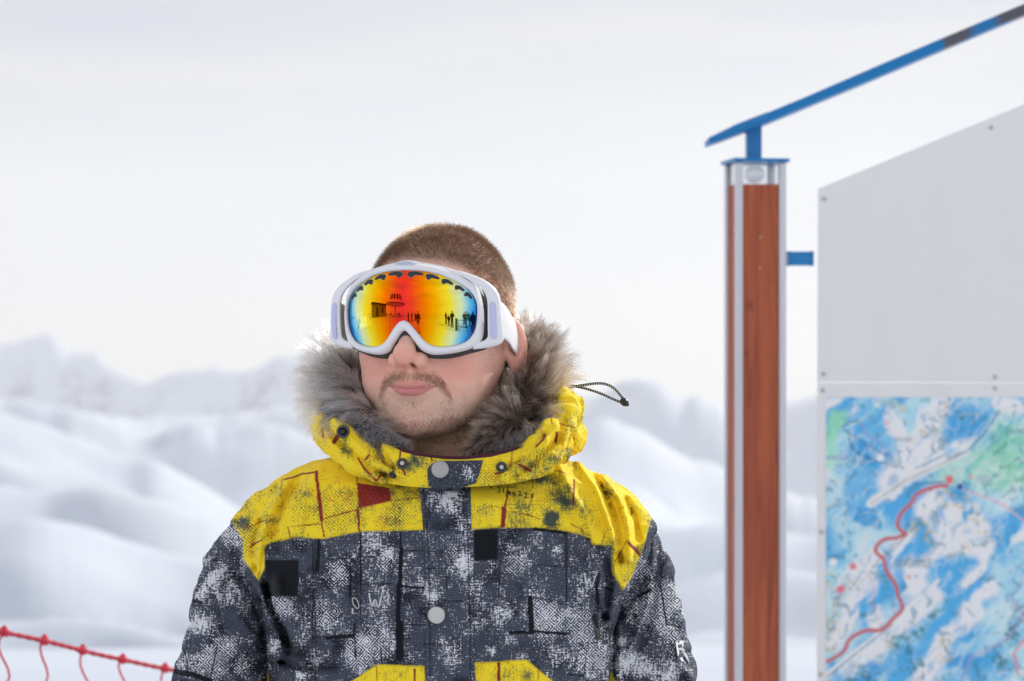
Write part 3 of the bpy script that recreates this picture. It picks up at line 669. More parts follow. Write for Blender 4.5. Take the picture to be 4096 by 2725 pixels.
    for sg in (1, -1):
        for (a, b) in top:
            a = np.array(a); b = np.array(b); d = b-a; l = np.linalg.norm(d); d /= l; nrm = np.array([d[1], -d[0]]); nrm = nrm if nrm[1] < 0 else -nrm
            u = np.array([0, .03, .12, .22, .30, .38, .46, .58, .8, .95, 1]); lo_ = np.array([1.2, 2.9, 4.4, 5.6, 5.7, 4.6, 3.2, 2.9, 2.7, 2.2, .9])*min(1, 0.45+l/26); up = np.array([.9, .2, 0, -.3, -.45, -.5, -.5, -.4, -.2, .2, .6])
            bow = 0.05*l*np.sin(np.pi*u)
            poly = np.vstack([a+d*l*u[:, None]+nrm*(lo_-bow)[:, None], (a+d*l*u[:, None]+nrm*(up-bow)[:, None])[::-1]])
            for nm, grow, dep, mt in (('vent_rim', 0.45, -0.25, grey), ('vent', 0.0, -0.45, black)):
                c0 = poly.mean(0); dirn = poly-c0; pp = poly+dirn/np.linalg.norm(dirn, axis=1)[:, None]*grow
                xs = pp[:, 0]*sg; zs = pp[:, 1]; m_ = len(pp)
                Vf = np.stack([xs, gsurf(xs, zs, 2.0)+dep, zs], 1); Vb = Vf+np.array([0, 1.2, 0]); h = m_//2
                Fv = [(i, i+1, m_-2-i, m_-1-i) for i in range(h-1)]+[(i, (i+1) % m_, (i+1) % m_+m_, i+m_) for i in range(m_)]
                if nm == 'vent_rim': par = mesh_obj(nm, h2w(np.vstack([Vf, Vb])), Fv, mt.m, G, False); fix(par)
                else: mesh_obj(nm, h2w(np.vstack([Vf, Vb])), Fv, mt.m, par, False)
    # raised badge ring on the brow
    u = np.linspace(0, 2*np.pi, 40, endpoint=False); mb = MB()
    bx, bz = 0.0, 79.6
    rings = []
    for rx, rz_, off in ((13, 3.6, 4.5), (11, 2.9, -0.6), (9.6, 2.2, -2.9), (8.8, 1.7, -3.3), (8.0, 1.35, -3.2), (7.2, 1.1, -2.2), (0.5, 0.1, -2.0)):
        rings.append(np.stack([bx+rx*np.cos(u), gsurf(bx+rx*np.cos(u), bz+rz_*np.sin(u))+off, bz+rz_*np.sin(u)], 1))
    V = np.stack(rings, 1); bo = mesh_obj('badge', h2w(V.reshape(-1, 3)), grid_faces(40, len(rings), cu=True)[:, ::-1], Mat('badge_plastic', rough=0.25, color=(0.62, 0.66, 0.78)).m, G); fix(bo)
    # elastic strap round the head
    strap = Mat('white_strap', rough=0.9, color=(0.86, 0.86, 0.88), spec=0.2); co = strap.attr('weave', 'Vector')
    wv = strap.N.new('ShaderNodeTexWave'); wv.inputs['Scale'].default_value = 1.0; strap.L.new(co, wv.inputs['Vector']); strap.bump(wv.outputs[0], 0.35, 0.0004)
    path = [(88, -76, 22, 19.5), (92, -64, 21, 19), (90.5, -40, 16, 18), (86.5, -14, 9, 18), (83.5, 10, 3, 18), (81, 36, 0, 18), (74, 66, -3, 18), (55, 92, -5, 18), (30, 105, -6, 18), (0, 109, -6, 18)]
    path = path+[(-x, y, z, w) for x, y, z, w in path[-2::-1]]
    C_ = spline(path, 160); nC = len(C_); vv = np.linspace(-1, 1, 15); rows = []
    T = np.gradient(C_[:, :2], axis=0); T /= np.linalg.norm(T, axis=1)[:, None]; Nn = np.stack([T[:, 1], -T[:, 0]], 1)
    side = np.sign((Nn*C_[:, :2]).sum(1))[:, None]; Nn = Nn*side
    sheets = []
    for lay in (0.9, -0.9):
        z = C_[:, 2:3]+vv*C_[:, 3:4]
        # lower edge leans in to the neck, upper to the skull
        inn = -(np.abs(vv)**3)*1.2; tilt = -5.0*np.clip(vv, 0, 1)[None]*np.ones((nC, 1))*0.35
        xy = C_[:, None, :2]+Nn[:, None]*(lay+inn[None, :, None]*(lay > 0)+tilt[..., None])
        sheets.append(np.concatenate([xy, z[..., None]], -1))
    V = np.concatenate([sheets[0], sheets[1][:, ::-1]], 1); kk = V.shape[1]
    wv_ = np.stack([np.repeat(np.linspace(0, 160, nC), kk)/1.0, np.tile(np.r_[vv, vv[::-1]], nC), np.zeros(nC*kk)], 1)
    so_ = mesh_obj('strap', h2w(V.reshape(-1, 3)), grid_faces(nC, kk, cv=True), strap.m, G, attrs={'weave': wv_}); fix(so_)
build_goggles()
# ---------------------------------------------------------------- ski jacket
S0 = 4.672e-4
def to_px(P):  # world position back to image pixels
    k = S0*(1+P[:, 1]/2.6); return np.stack([P[:, 0]/k+1178.5, (EYE-P[:, 2])/k+784], 1)
def pz(py): return EYE-(py-784)*S0
def px3(x, y, d): X, Z = pat(x, y, d); return np.array([X, d, Z])
TX = (1019-1178.5)*S0
_py = [1015, 1030, 1048, 1066, 1090, 1115, 1140, 1175, 1205, 1250, 1300, 1340, 1400, 1480, 1568, 1800, 2500]
_J = table([pz(v) for v in _py], [v*S0 for v in [60, 160, 240, 296, 350, 395, 428, 458, 478, 470, 446, 428, 405, 392, 385, 380, 385]],
           [-.03, -.045, -.062, -.074, -.086, -.095, -.101, -.107, -.112, -.118, -.122, -.124, -.127, -.130, -.133, -.138, -.140],
           [.03, .05, .068, .082, .093, .101, .106, .111, .115, .120, .123, .125, .127, .128, .130, .132, .135])
def segd(q, a, b):
    a = np.array(a, float); b = np.array(b, float); d = b-a; t = np.clip(((q-a)@d)/(d@d+1e-9), 0, 1)
    return np.hypot(*(q-a-t[:, None]*d).T), t
def polyd(q, pts, lim=None):
    D = np.full(len(q), 1e9)
    if lim is not None:
        A = np.array(pts, float); k = np.where((q[:, 0] > A[:, 0].min()-lim) & (q[:, 0] < A[:, 0].max()+lim) & (q[:, 1] > A[:, 1].min()-lim) & (q[:, 1] < A[:, 1].max()+lim))[0]
        if len(k): D[k] = polyd(q[k], pts)
        return D
    for a, b in zip(pts[:-1], pts[1:]):
        d, _ = segd(q, a, b); D = np.minimum(D, d)
    return D
def lines_mask(q, q2, rows, out, mul=None):
    for x0, y0, x1, y1, w in rows:
        lim = w+12; k = np.where((q[:, 0] > min(x0, x1)-lim) & (q[:, 0] < max(x0, x1)+lim) & (q[:, 1] > min(y0, y1)-lim) & (q[:, 1] < max(y0, y1)+lim))[0]
        if not len(k): continue
        d, _ = segd(q2[k], (x0, y0), (x1, y1)); v = sstep(w*0.5+1.6, w*0.5-1.0, d)
        if mul is not None and w < 6: v = v*mul[k]
        out[k] = np.maximum(out[k], v)
    return out
FOLDS = [  # (polyline in image pixels, height in mm, width in pixels)
    ([(1330, 1062), (1372, 1120), (1398, 1190), (1420, 1262)], 4.5, 9), ([(1352, 1075), (1392, 1135), (1418, 1205), (1428, 1290)], -4.5, 7),
    ([(1390, 1100), (1428, 1150), (1447, 1215), (1450, 1290)], 4.0, 8), ([(1290, 1075), (1315, 1130), (1345, 1180), (1362, 1225)], 3.2, 8),
    ([(1270, 1090), (1290, 1150), (1322, 1200)], -2.2, 9), ([(1440, 1150), (1462, 1190), (1470, 1240)], -3, 7),
    ([(1305, 1240), (1345, 1275), (1375, 1330), (1388, 1400)], 4.0, 11), ([(1395, 1290), (1400, 1340), (1390, 1420)], -5, 10),
    ([(1330, 1380), (1360, 1440), (1385, 1500)], 3.0, 12), ([(1290, 1330), (1240, 1350), (1180, 1350)], 1.6, 16),
    ([(660, 1110), (628, 1165), (600, 1230), (592, 1290)], 3.0, 9), ([(690, 1100), (652, 1160), (625, 1230)], -2.6, 9), ([(735, 1080), (700, 1150), (690, 1220)], 1.8, 10),
    ([(600, 1200), (585, 1250), (588, 1310)], -2.5, 7), ([(612, 1345), (626, 1400), (655, 1455), (668, 1500)], -6, 10),
    ([(640, 1340), (650, 1400), (690, 1462), (730, 1490)], 4.0, 12), ([(655, 1500), (700, 1516), (755, 1505)], 4.5, 10), ([(650, 1525), (710, 1540), (770, 1530)], -4, 8),
    ([(760, 1240), (772, 1330), (765, 1420)], -1.6, 8), ([(700, 1250), (712, 1340), (702, 1440)], 1.5, 10),
    ([(880, 1230), (876, 1330), (886, 1440), (880, 1540)], 1.8, 14), ([(925, 1240), (930, 1350), (925, 1480)], -1.6, 12),
    ([(1130, 1240), (1140, 1340), (1128, 1450)], -1.6, 13), ([(1180, 1235), (1195, 1330), (1180, 1440), (1190, 1540)], 1.7, 16), ([(1255, 1240), (1262, 1330), (1250, 1440)], -1.6, 14),
    ([(840, 1440), (900, 1455), (960, 1450)], -1.4, 9), ([(1110, 1470), (1180, 1490), (1260, 1480), (1330, 1450)], -2.0, 10), ([(1110, 1495), (1180, 1512), (1280, 1505)], 1.5, 10),
    ([(800, 1140), (860, 1180), (940, 1195)], 1.4, 14), ([(1120, 1150), (1190, 1175), (1260, 1165)], 1.3, 14)]
SEAMS = [[(596, 1336), (609, 1257), (626, 1249), (683, 1237), (745, 1240), (831, 1224), (970, 1220)], [(1087, 1219), (1142, 1215), (1233, 1214), (1303, 1222), (1357, 1238), (1362, 1253), (1408, 1257), (1410, 1318), (1433, 1359)],
         [(817, 1236), (822, 1330), (820, 1440), (822, 1552)], [(721, 1240), (724, 1340), (722, 1460), (726, 1568)], [(800, 1568), (868, 1530), (978, 1534)], [(1095, 1526), (1212, 1518), (1275, 1568)]]
def wrinkle(P, amp=1.0, seed=0):
    """cloth relief in metres: soft dents and ridged creases"""
    Q = P*np.array([1, 1, 0.55])
    r = 1-np.abs(2*fbm(Q, 16, 3, 200+seed)-1)*1.6; s = fbm(P, 9, 2, 230+seed)-0.5
    r2 = 1-np.abs(2*fbm(P*np.array([0.6, 1, 1.3]), 34, 2, 260+seed)-1)*2.2
    return amp*(0.0072*(r-0.6)+0.0050*s+0.0030*(r2-0.5))
def jacket_sdf(P):
    x = P[:, 0]-TX; z = P[:, 2]; a, yf, yb = _J(z); yc = (yf+yb)/2; b = (yb-yf)/2; n = 2.9
    q = ((np.abs(x)/a)**n+(np.abs(P[:, 1]-yc)/b)**n)**(1/n)
    f = (q-1)*np.minimum(a, b)*0.9
    f = smin(f, ell(P, (TX+.004, -.062, pz(1158)), (.125, .062, .030)), 0.016)
    f = smax(f, -ell(P, (HEAD_X+.006, -.012, pz(1020)), (.088, .098, .050)), 0.006)
    return np.maximum(f, z-pz(1015))
def jacket_full(P):
    f = jacket_sdf(P); near = np.abs(f) < 0.03
    if near.any():
        p = P[near]; q = to_px(p); q[p[:, 1] > 0.02] = -9999; d = np.zeros(len(p)); fr = sstep(0.02, -0.02, p[:, 1])
        for pts, h, w in FOLDS:
            D = polyd(q, pts, 3*w); k = D < 3*w; d[k] += h*0.0017*np.exp(-(D[k]/w)**2)*fr[k]
        for pts in SEAMS:
            D = polyd(q, pts, 12); k = D < 12; d[k] += (-0.0013*np.exp(-(D[k]/2.2)**2)+0.0006*np.exp(-((D[k]-6)/4)**2))*fr[k]
        f = f.copy(); f[near] -= d+wrinkle(p, 0.75)
    return f
def cv(u, v): return 374+u*.5371, 1007+v*.5371
RED = [(520,183,600,155,6),(600,155,660,148,7),(660,148,670,260,13),(670,240,682,350,15),(682,350,692,425,6),(685,350,760,328,5),(760,328,835,310,6),(835,170,833,200,6),(836,305,845,400,9),(550,382,620,375,4),(620,375,680,370,4),(510,178,513,262,3),(537,385,548,435,5),(350,392,430,360,4),(375,470,425,437,6),(985,270,1110,258,3),(990,278,1003,385,3),(1400,295,1445,300,4),
       (1482,212,1466,310,9),(1463,305,1460,382,20),(1475,318,1530,325,5),(1530,325,1620,350,5),(1625,135,1700,145,3),(1700,145,1740,160,3),(1766,180,1760,290,7),(1628,138,1625,180,3),(1900,400,1880,470,3),(2000,452,2048,505,14),(1940,530,1992,440,3),(2008,300,2011,332,5),(1400,205,1412,215,6),(1875,190,1900,240,4),(1750,370,1830,420,3),(915,975,918,1045,3),(1080,995,1080,1045,8),(1440,960,1442,1045,14),(1610,995,1612,1045,5)]
BLACK = [(1020,400,1022,480,6),(1022,478,1018,640,17),(1012,640,1008,800,22),(1015,800,1016,940,34),(1030,485,1115,486,4),(850,630,980,627,4),(1020,636,1120,646,9),(706,860,815,849,15),(805,560,803,680,10),(670,440,665,570,12),(848,405,850,630,7),(848,630,848,780,4),(1576,690,1581,830,24),(1490,836,1590,838,14),(1590,832,1735,841,11),(1590,690,1650,695,4),(1650,695,1720,718,4),(1730,410,1732,700,5),(1735,550,1820,575,4),(1590,545,1730,555,3),(1590,392,1730,409,14),(1872,585,1860,640,14),(1860,640,1868,715,12),(1850,770,1868,860,24),(1825,870,1805,1020,4),(1740,1015,1806,1021,6),(1445,530,1441,690,3),(1130,560,1220,562,4),(1215,560,1218,660,4),(1120,885,1240,890,4),(822,800,826,940,6),(640,856,700,858,4),(575,690,560,740,4),(618,970,636,970,13),
         (1880,640,1930,655,9),(1035,805,1120,803,4),(940,900,938,970,4),(1195,235,1200,320,3),(1140,300,1143,360,3),(1290,235,1292,480,2),(1205,700,1290,700,3),(645,430,642,1040,2.5),(657,430,656,1040,2.5),(1820,435,1900,450,8),
         (130,700,165,708,14),(60,1005,150,1022,24),(150,1022,200,1045,22),(232,900,206,1040,4),(335,985,372,905,5),(250,430,330,440,3),(2135,640,2160,800,7),(2160,800,2220,812,5),(2040,680,2090,655,14),(1935,1000,1950,1045,5),(90,900,110,980,5),(300,600,250,640,3),(1780,1043,1900,1043,4)]
BLOBS = [(1220,262,75,1),(1170,235,40,.9),(1290,372,50,.8),(1292,540,55,.9),(1160,662,45,.9),(975,500,34,.8),(1018,580,34,.6),(935,675,60,.55),(870,890,70,.85),(830,955,90,.8),(725,800,70,.55),(500,720,60,.85),(1550,560,60,.4),(1650,770,95,.85),(1800,830,85,.95),(1800,640,60,.75),(1850,940,80,.95),(1440,770,90,.6),(1416,920,24,1.3),(1250,960,60,.4),(584,1020,22,1.2),(960,870,60,.55),(1375,690,60,.45),(745,590,60,.7),(1050,540,40,.6),(900,430,60,.35),(1690,480,18,.8),(1760,520,30,.5),(1560,1000,60,.4),(700,950,60,.4),(520,610,40,.3),(1480,860,60,.5),(1700,930,70,.6),(600,800,70,.35),(870,590,30,.5),
         (225,600,60,.95),(160,660,50,.8),(150,790,70,.85),(205,930,75,.95),(290,425,55,.9),(372,500,42,.9),(265,920,60,.8),(350,965,50,.7),(485,880,28,1.2),(470,905,25,1.1),(90,960,50,.8),(110,860,50,.6),(270,700,50,.4),(380,720,60,.3),(180,520,40,.6),
         (2130,700,90,.8),(2080,560,60,.7),(2190,850,55,1),(2060,960,60,.8),(1985,960,65,1),(2160,1020,70,.9),(2000,780,60,.6),(2150,480,40,.6),(1950,700,30,.6),(2020,440,35,.6),(1960,880,50,.6)]
DIAM = [(1650,780,110),(1800,820,100),(870,900,110),(500,730,70),(745,590,70),(375,500,60),(285,420,50),(2130,720,130),(2190,860,60),(740,330,110),(590,330,70),(1020,310,90),(1500,560,70),(950,540,40),(250,950,110),(1230,460,50),(700,740,60),(2060,560,60),(1840,950,70),(360,420,60),(1400,160,90)]
OLIVE = [(1665,345,55,1),(1700,260,90,.7),(440,350,34,.8),(1000,330,60,.6),(1560,170,90,.45),(340,365,40,.7),(700,210,60,.3),(1060,110,60,.8),(1800,330,60,.4),(970,250,50,.3),(490,225,40,.4),(1740,100,60,.5),(880,150,60,.3),(1560,280,120,.35),(620,260,70,.25)]
def in_poly(q, poly):
    x, y = q.T; c = np.zeros(len(q), bool); n = len(poly)
    for i in range(n):
        x0, y0 = poly[i]; x1, y1 = poly[(i+1) % n]
        if y0 == y1: continue
        c ^= ((y0 > y) != (y1 > y)) & (x < (x1-x0)*(y-y0)/(y1-y0)+x0)
    return c
def soft_poly(q, poly, w=1.2):
    i = in_poly(q, poly); d = polyd(q, list(poly)+[poly[0]]); return np.clip(0.5+np.where(i, d, -d)/w*0.5, 0, 1)
YOKE_L = [cv(*p) for p in [(250,300),(300,366),(345,440),(345,520),(412,614),(437,560),(437,465),(470,450),(575,428),(690,435),(850,403),(1110,397),(1250,397),(1250,-200),(250,-200)]]
YOKE_R = [cv(*p) for p in [(1249,397),(1328,395),(1430,388),(1600,385),(1730,400),(1830,430),(1840,458),(1925,465),(1928,580),(1972,655),(2010,600),(2060,480),(2090,362),(2150,250),(2150,-200),(1249,-200)]]
POCK_L = [cv(*p) for p in [(790,1060),(920,972),(1122,980),(1140,1200),(790,1200)]]
POCK_R = [cv(*p) for p in [(1330,965),(1560,953),(1690,1060),(1690,1200),(1330,1200)]]
RECTS = [[(440,525),(584,525),(580,680),(448,682)],[(1333,395),(1438,395),(1436,522),(1336,532)],[(440,470),(580,428),(584,530),(440,530)]]
REDR = [cv(*p) for p in [(833,193),(974,217),(982,272),(840,306)]]
def fabric_attrs(P, kind='body', q=None, seed=0):
    """print of the cloth: yellow field, white and black print, red lines, where the diamond weave shows"""
    if q is None: q = to_px(P)
    u = (q[:, 0]-374)/.5371; v = (q[:, 1]-1007)/.5371; uv = np.c_[u, v]
    jit = uv+np.stack([fbm(uv, 1/30., 2, 5)-0.5, fbm(uv, 1/30., 2, 9)-0.5], 1)*7
    n = len(q)
    if kind == 'body': yel = np.clip(soft_poly(q, YOKE_L)+soft_poly(q, YOKE_R), 0, 1); pk = np.clip(soft_poly(q, POCK_L)+soft_poly(q, POCK_R), 0, 1); yel = np.maximum(yel, pk)
    elif kind == 'yellow': yel = np.ones(n)
    elif kind == 'placket': yel = np.zeros(n)
    else:
        g1 = soft_poly(q, [cv(*p) for p in [(462,925),(520,890),(520,1200),(430,1200)]]); g2 = soft_poly(q, [cv(*p) for p in [(1880,930),(1895,935),(1940,1045),(1960,1200),(1860,1200)]]); yel = np.clip(g1+g2, 0, 1)
    red = np.zeros(n); blk = np.zeros(n)
    fade = 0.55+0.45*sstep(0.35, 0.6, fbm(uv, 1/40., 2, 33))
    lines_mask(uv, jit, RED, red, fade); lines_mask(uv, jit*0.5+uv*0.5, BLACK, blk)
    if kind != 'placket':
        if kind in ('body', 'sleeve'):
            for r in RECTS[:2 if kind == 'body' else 1]: blk = np.maximum(blk, soft_poly(q, [cv(*p) for p in r]))
        red = np.maximum(red, soft_poly(q, REDR, 1.5))
    wh = np.zeros(n); di = np.zeros(n); ol = np.zeros(n)
    for x, y, r, s in BLOBS: wh = np.maximum(wh, s*np.exp(-((u-x)**2+(v-y)**2)/(r*r*0.9)))
    for x, y, r in DIAM: di = np.maximum(di, np.exp(-(((u-x)**2+(v-y)**2)/(r*r))**2))
    for x, y, r, s in OLIVE: ol = np.maximum(ol, s*np.exp(-((u-x)**2+(v-y)**2)/(r*r)))
    wh = wh*(0.65+0.7*fbm(uv, 1/38., 3, 51+seed))+1.7*(fbm(uv*np.array([1, .8]), 1/50., 4, 61+seed)-0.54); ol = ol+2.2*(fbm(uv, 1/60., 4, 71+seed)-0.53)
    dk = 0.9*np.exp(-((u-1250)**2+(v-880)**2)/55**2)+0.8*np.exp(-((u-715)**2+(v-640)**2)/48**2)+0.5*np.exp(-((u-560)**2+(v-480)**2)/60**2)+3.2*(fbm(uv, 1/75., 4, 81+seed)-0.49)
    return dict(pat=np.stack([u/100, v/100, 0*u], 1), yel=yel, red=red*(yel > 0.3), blk=blk*(yel < 0.5), white=np.clip(wh, -1, 2), diam=di, olive=ol, dark=np.clip(dk, 0, 1), plain=np.clip(soft_poly(q, [cv(*p) for p in RECTS[0]]), 0, 1))
def fabric_mat(name, tint=1.0):
    m = Mat(name, rough=0.75, spec=0.18); uv = m.attr('pat', 'Vector')
    g = m.noise(uv, 13, 4, 0.8); g2 = m.noise(m.scale(uv, (1.7, 0.45, 1)), 6, 4, 0.75); g3 = m.noise(m.scale(uv, (0.45, 2.0, 1)), 8, 3, 0.75)
    s = m.sep(m.scale(uv, (1, 1, 1), (0, 0, 0.0)))
    P_ = 0.70
    def tri(x): return m.math('ABSOLUTE', m.math('SUBTRACT', m.math('FRACT', m.math('DIVIDE', x, P_)), 0.5))
    d = m.math('ADD', tri(s[0]), tri(m.math('ADD', s[1], m.math('MULTIPLY', s[0], 0.08))))
    inner = m.math('MINIMUM', d, m.math('SUBTRACT', 1.0, d))
    st = m.math('FRACT', m.math('MULTIPLY', inner, 5.0)); line = m.mr(m.math('ABSOLUTE', m.math('SUBTRACT', st, 0.5)), 0.16, 0.30, 1, 0)
    dmask = m.math('MULTIPLY', m.attr('diam'), 1.0)
    wa = m.math('ADD', m.attr('white'), m.math('MULTIPLY', m.math('SUBTRACT', g, 0.5), 4.6)); wa = m.math('ADD', wa, m.math('MULTIPLY', m.math('SUBTRACT', g2, 0.5), 3.4)); wa = m.math('ADD', wa, m.math('MULTIPLY', m.math('SUBTRACT', g3, 0.5), 3.2))
    wa = m.math('ADD', wa, m.math('MULTIPLY', dmask, m.math('MULTIPLY', m.math('SUBTRACT', line, 0.5), 1.35)))
    st2 = m.noise(m.scale(uv, (3.2, .22, 1)), 5, 3, .7); st3 = m.noise(m.scale(uv, (.22, 3.2, 1)), 5, 3, .7); wa = m.math('ADD', wa, m.math('MULTIPLY', m.math('SUBTRACT', m.math('MAXIMUM', st2, st3), 0.56), 2.6))
    slate = m.mix(m.mr(m.math('ADD', m.attr('dark'), m.math('MULTIPLY', m.math('SUBTRACT', g2, 0.5), 1.8)), 0.0, 0.85), (0.070, 0.080, 0.112), (0.008, 0.010, 0.018))
    slate = m.mix(m.math('MULTIPLY', m.mr(g, 0.45, 0.7), 0.35), slate, (0.15, 0.165, 0.21))
    wmask = m.mr(wa, 0.50, 0.80)
    slate = m.mix(m.math('MULTIPLY', line, 0.5), slate, (0.020, 0.024, 0.036)); grey = m.mix(wmask, slate, (0.76, 0.77, 0.80)); grey = m.mix(m.attr('blk'), grey, (0.007, 0.008, 0.012))
    ya = m.math('ADD', m.attr('olive'), m.math('MULTIPLY', m.math('SUBTRACT', g, 0.5), 4.2)); ya = m.math('ADD', ya, m.math('MULTIPLY', m.math('SUBTRACT', g2, 0.5), 2.4))
    ya = m.math('ADD', ya, m.math('MULTIPLY', dmask, m.math('MULTIPLY', m.math('SUBTRACT', line, 0.55), 1.0)))
    yel = m.mix(m.mr(g3, 0.35, 0.65), (1.0, 0.72, 0.004), (0.96, 0.74, 0.045))
    oliv = m.mix(m.mr(m.attr('olive'), 0.45, 0.9), (0.30, 0.27, 0.05), (0.055, 0.075, 0.06)); yel = m.mix(m.mr(ya, 0.10, 0.62), yel, oliv)
    yel = m.mix(m.math('MULTIPLY', m.mr(m.noise(uv, 0.9, 4), 0.60, 0.68), m.mr(g, 0.5, 0.62)), yel, (0.72, 0.17, 0.02))
    redc = m.mix(m.mr(g, 0.35, 0.7), (0.20, 0.006, 0.018), (0.32, 0.018, 0.03)); yel = m.mix(m.math('MULTIPLY', m.attr('red'), m.mr(g, 0.25, 0.5, 0.75, 1.0)), yel, redc)
    c = m.mix(m.attr('yel'), grey, yel); m.col(c)
    wv = m.N.new('ShaderNodeTexWave'); wv.inputs['Scale'].default_value = 7; wv.bands_direction = 'DIAGONAL'; m.L.new(uv, wv.inputs['Vector'])
    m.bump(m.math('ADD', m.math('MULTIPLY', wv.outputs[0], 0.35), g), 0.22, 0.0007)
    m.b.inputs['Sheen Weight'].default_value = 0.03; m.b.inputs['Sheen Roughness'].default_value = 0.5
    return m.m
from mathutils.bvhtree import BVHTree
class Drape:
    """finds points on already built cloth along sight lines from the camera through image pixels"""
    def __init__(s, objs):
        s.t = []
        for V, Q in objs: s.t.append(BVHTree.FromPolygons(V.tolist(), Q.tolist()))
    def __call__(s, x, y, off=0.0):
        c = Vector((0, -2.6, EYE)); d = Vector(px3(x, y, 0.0).tolist())-c; d.normalize(); best = None
        for t in s.t:
            h = t.ray_cast(c, d)
            if h[0] is not None and (best is None or h[3] < best[3]): best = h
        if best is None: return None
        n = best[1]; n = -n if n.dot(d) > 0 else n
        return np.array(best[0]+n*off), np.array(n)
def draped(dr, U, Vv, off, smooth_it=2):
    """grid of (x, y) image pixels laid on the cloth; off = lift per point"""
    sh = U.shape; P = np.zeros(sh+(3,)); last = None
    for i in np.ndindex(sh):
        h = dr(U[i], Vv[i], 0.0)
        if h is None: h = last
        P[i] = h[0]; last = h
    for _ in range(smooth_it):
        y = P[..., 1]; y2 = y.copy(); y2[1:-1] = (y[:-2]+2*y[1:-1]+y[2:])/4; y2[:, 1:-1] = (y2[:, :-2]+2*y2[:, 1:-1]+y2[:, 2:])/4; P[..., 1] = np.minimum(y2, y+0.001)
    P[..., 1] -= off
    return P
JK = {}
def build_jacket():
    fab = fabric_mat('printed_cloth'); JK['fab'] = fab
    J = empty('jacket', (0, 0, 0), PERSON, label='snowboard jacket with yellow yoke, collar and hood over a slate grey, black and white print')
    JK['J'] = J
    V, Q = solid(jacket_full, (TX-.245, -.165, 1.25), (TX+.245, .155, pz(1008)), 0.0046, 2)
    at = fabric_attrs(V); mesh_obj('torso_panel', V, Q, fab, J, attrs=at); JK['torso'] = (V, Q)
    # coarse lower half, out of the picture but there
    V, Q = solid(lambda P: np.maximum(jacket_sdf(P)-wrinkle(P, .8), 0.86-P[:, 2]), (TX-.245, -.17, .84), (TX+.245, .165, 1.268), 0.016, 1)
    mesh_obj('lower_panel', V*np.array([1, 1, 1]), Q, fab, J, attrs=fabric_attrs(V))
    for sg, ch in ((-1, [(572, 1236, .026, .018), (570, 1262, .035, .018), (552, 1330, .0425, .026), (538, 1430, .0495, .018), (524, 1568, .0545, .008), (508, 1800, .056, .0), (505, 1960, .055, -.01), (590, 2280, .046, -.10), (650, 2420, .042, -.115)]),
                   (1, [(1453, 1236, .026, .018), (1452, 1262, .033, .018), (1465, 1330, .039, .026), (1478, 1430, .045, .018), (1488, 1568, .0525, .008), (1515, 1800, .055, .0), (1520, 1960, .055, -.01), (1440, 2280, .046, -.10), (1385, 2420, .042, -.115)])):
        A = [(px3(x, y, d), r) for x, y, r, d in ch]
        folds = [([(500, 1290), (560, 1330), (600, 1400), (618, 1470)], -3.5, 11), ([(470, 1380), (520, 1400), (590, 1470)], 3.0, 13), ([(560, 1230), (575, 1300), (590, 1380), (622, 1450)], 3, 10), ([(440, 1480), (500, 1500), (560, 1560)], -3.0, 12), ([(590, 1400), (610, 1500), (615, 1568)], -3.0, 9), ([(450, 1440), (500, 1448), (545, 1500)], 2.0, 10), ([(520, 1330), (530, 1420), (500, 1520)], -2.2, 12)] if sg < 0 else \
                [([(1500, 1212), (1503, 1290), (1490, 1400), (1450, 1500)], 4.5, 9), ([(1512, 1225), (1518, 1300), (1504, 1400), (1475, 1500)], -4.5, 8), ([(1470, 1290), (1440, 1350), (1405, 1400)], 3.5, 9), ([(1480, 1330), (1440, 1400), (1400, 1460)], -3.5, 9), ([(1540, 1420), (1560, 1450), (1580, 1500)], -3.0, 9), ([(1575, 1490), (1560, 1520), (1590, 1560)], 3.5, 9), ([(1420, 1440), (1430, 1500), (1420, 1568)], 3, 10), ([(1480, 1450), (1530, 1500), (1570, 1560)], -2, 12)]
        def sleeve(P, full=True):
            f = np.full(len(P), 1e9)
            for (a, ra), (b, rb) in zip(A[:-1], A[1:]): f = smin(f, capsule(P, a, b, ra, rb), 0.006)
            if full:
                q = to_px(P); d = wrinkle(P, 1.3, 7 if sg > 0 else 3); fr = sstep(0.03, -0.01, P[:, 1])
                for pts, h, w in folds:
                    D = polyd(q, pts, 3*w); d = d+h*0.0022*np.exp(-(D/w)**2)*fr
                f = f-d
            return f
        xs = [A[i][0][0] for i in range(5)]
        V, Q = solid(lambda P: np.maximum(sleeve(P), 1.252-P[:, 2]), (min(xs)-.07, -.075, 1.245), (max(xs)+.07, .09, pz(1150)), 0.0046, 2)
        mesh_obj('sleeve', V, Q, fab, J, attrs=fabric_attrs(V, 'sleeve'))
        JK['sleeve%d' % sg] = (V, Q)
        xs = [a[0][0] for a in A]
        V, Q = solid(lambda P: np.maximum(sleeve(P)-0.0006, P[:, 2]-1.258), (min(xs)-.08, -.2, .84), (max(xs)+.08, .09, 1.27), 0.014, 1)
        mesh_obj('sleeve_lower', V, Q, fab, J, attrs=fabric_attrs(V, 'sleeve'))
    # stand-up collar, printed outside and burgundy fleece inside
    top = [(1032, 900, .10), (1180, 905, .085), (1262, 935, .03), (1272, 968, -.03), (1238, 1003, -.072), (1180, 1036, -.105), (1110, 1051, -.122), (1040, 1056, -.127), (985, 1050, -.125), (930, 1037, -.115), (872, 1004, -.09), (812, 970, -.05), (780, 940, .02), (860, 905, .085)]
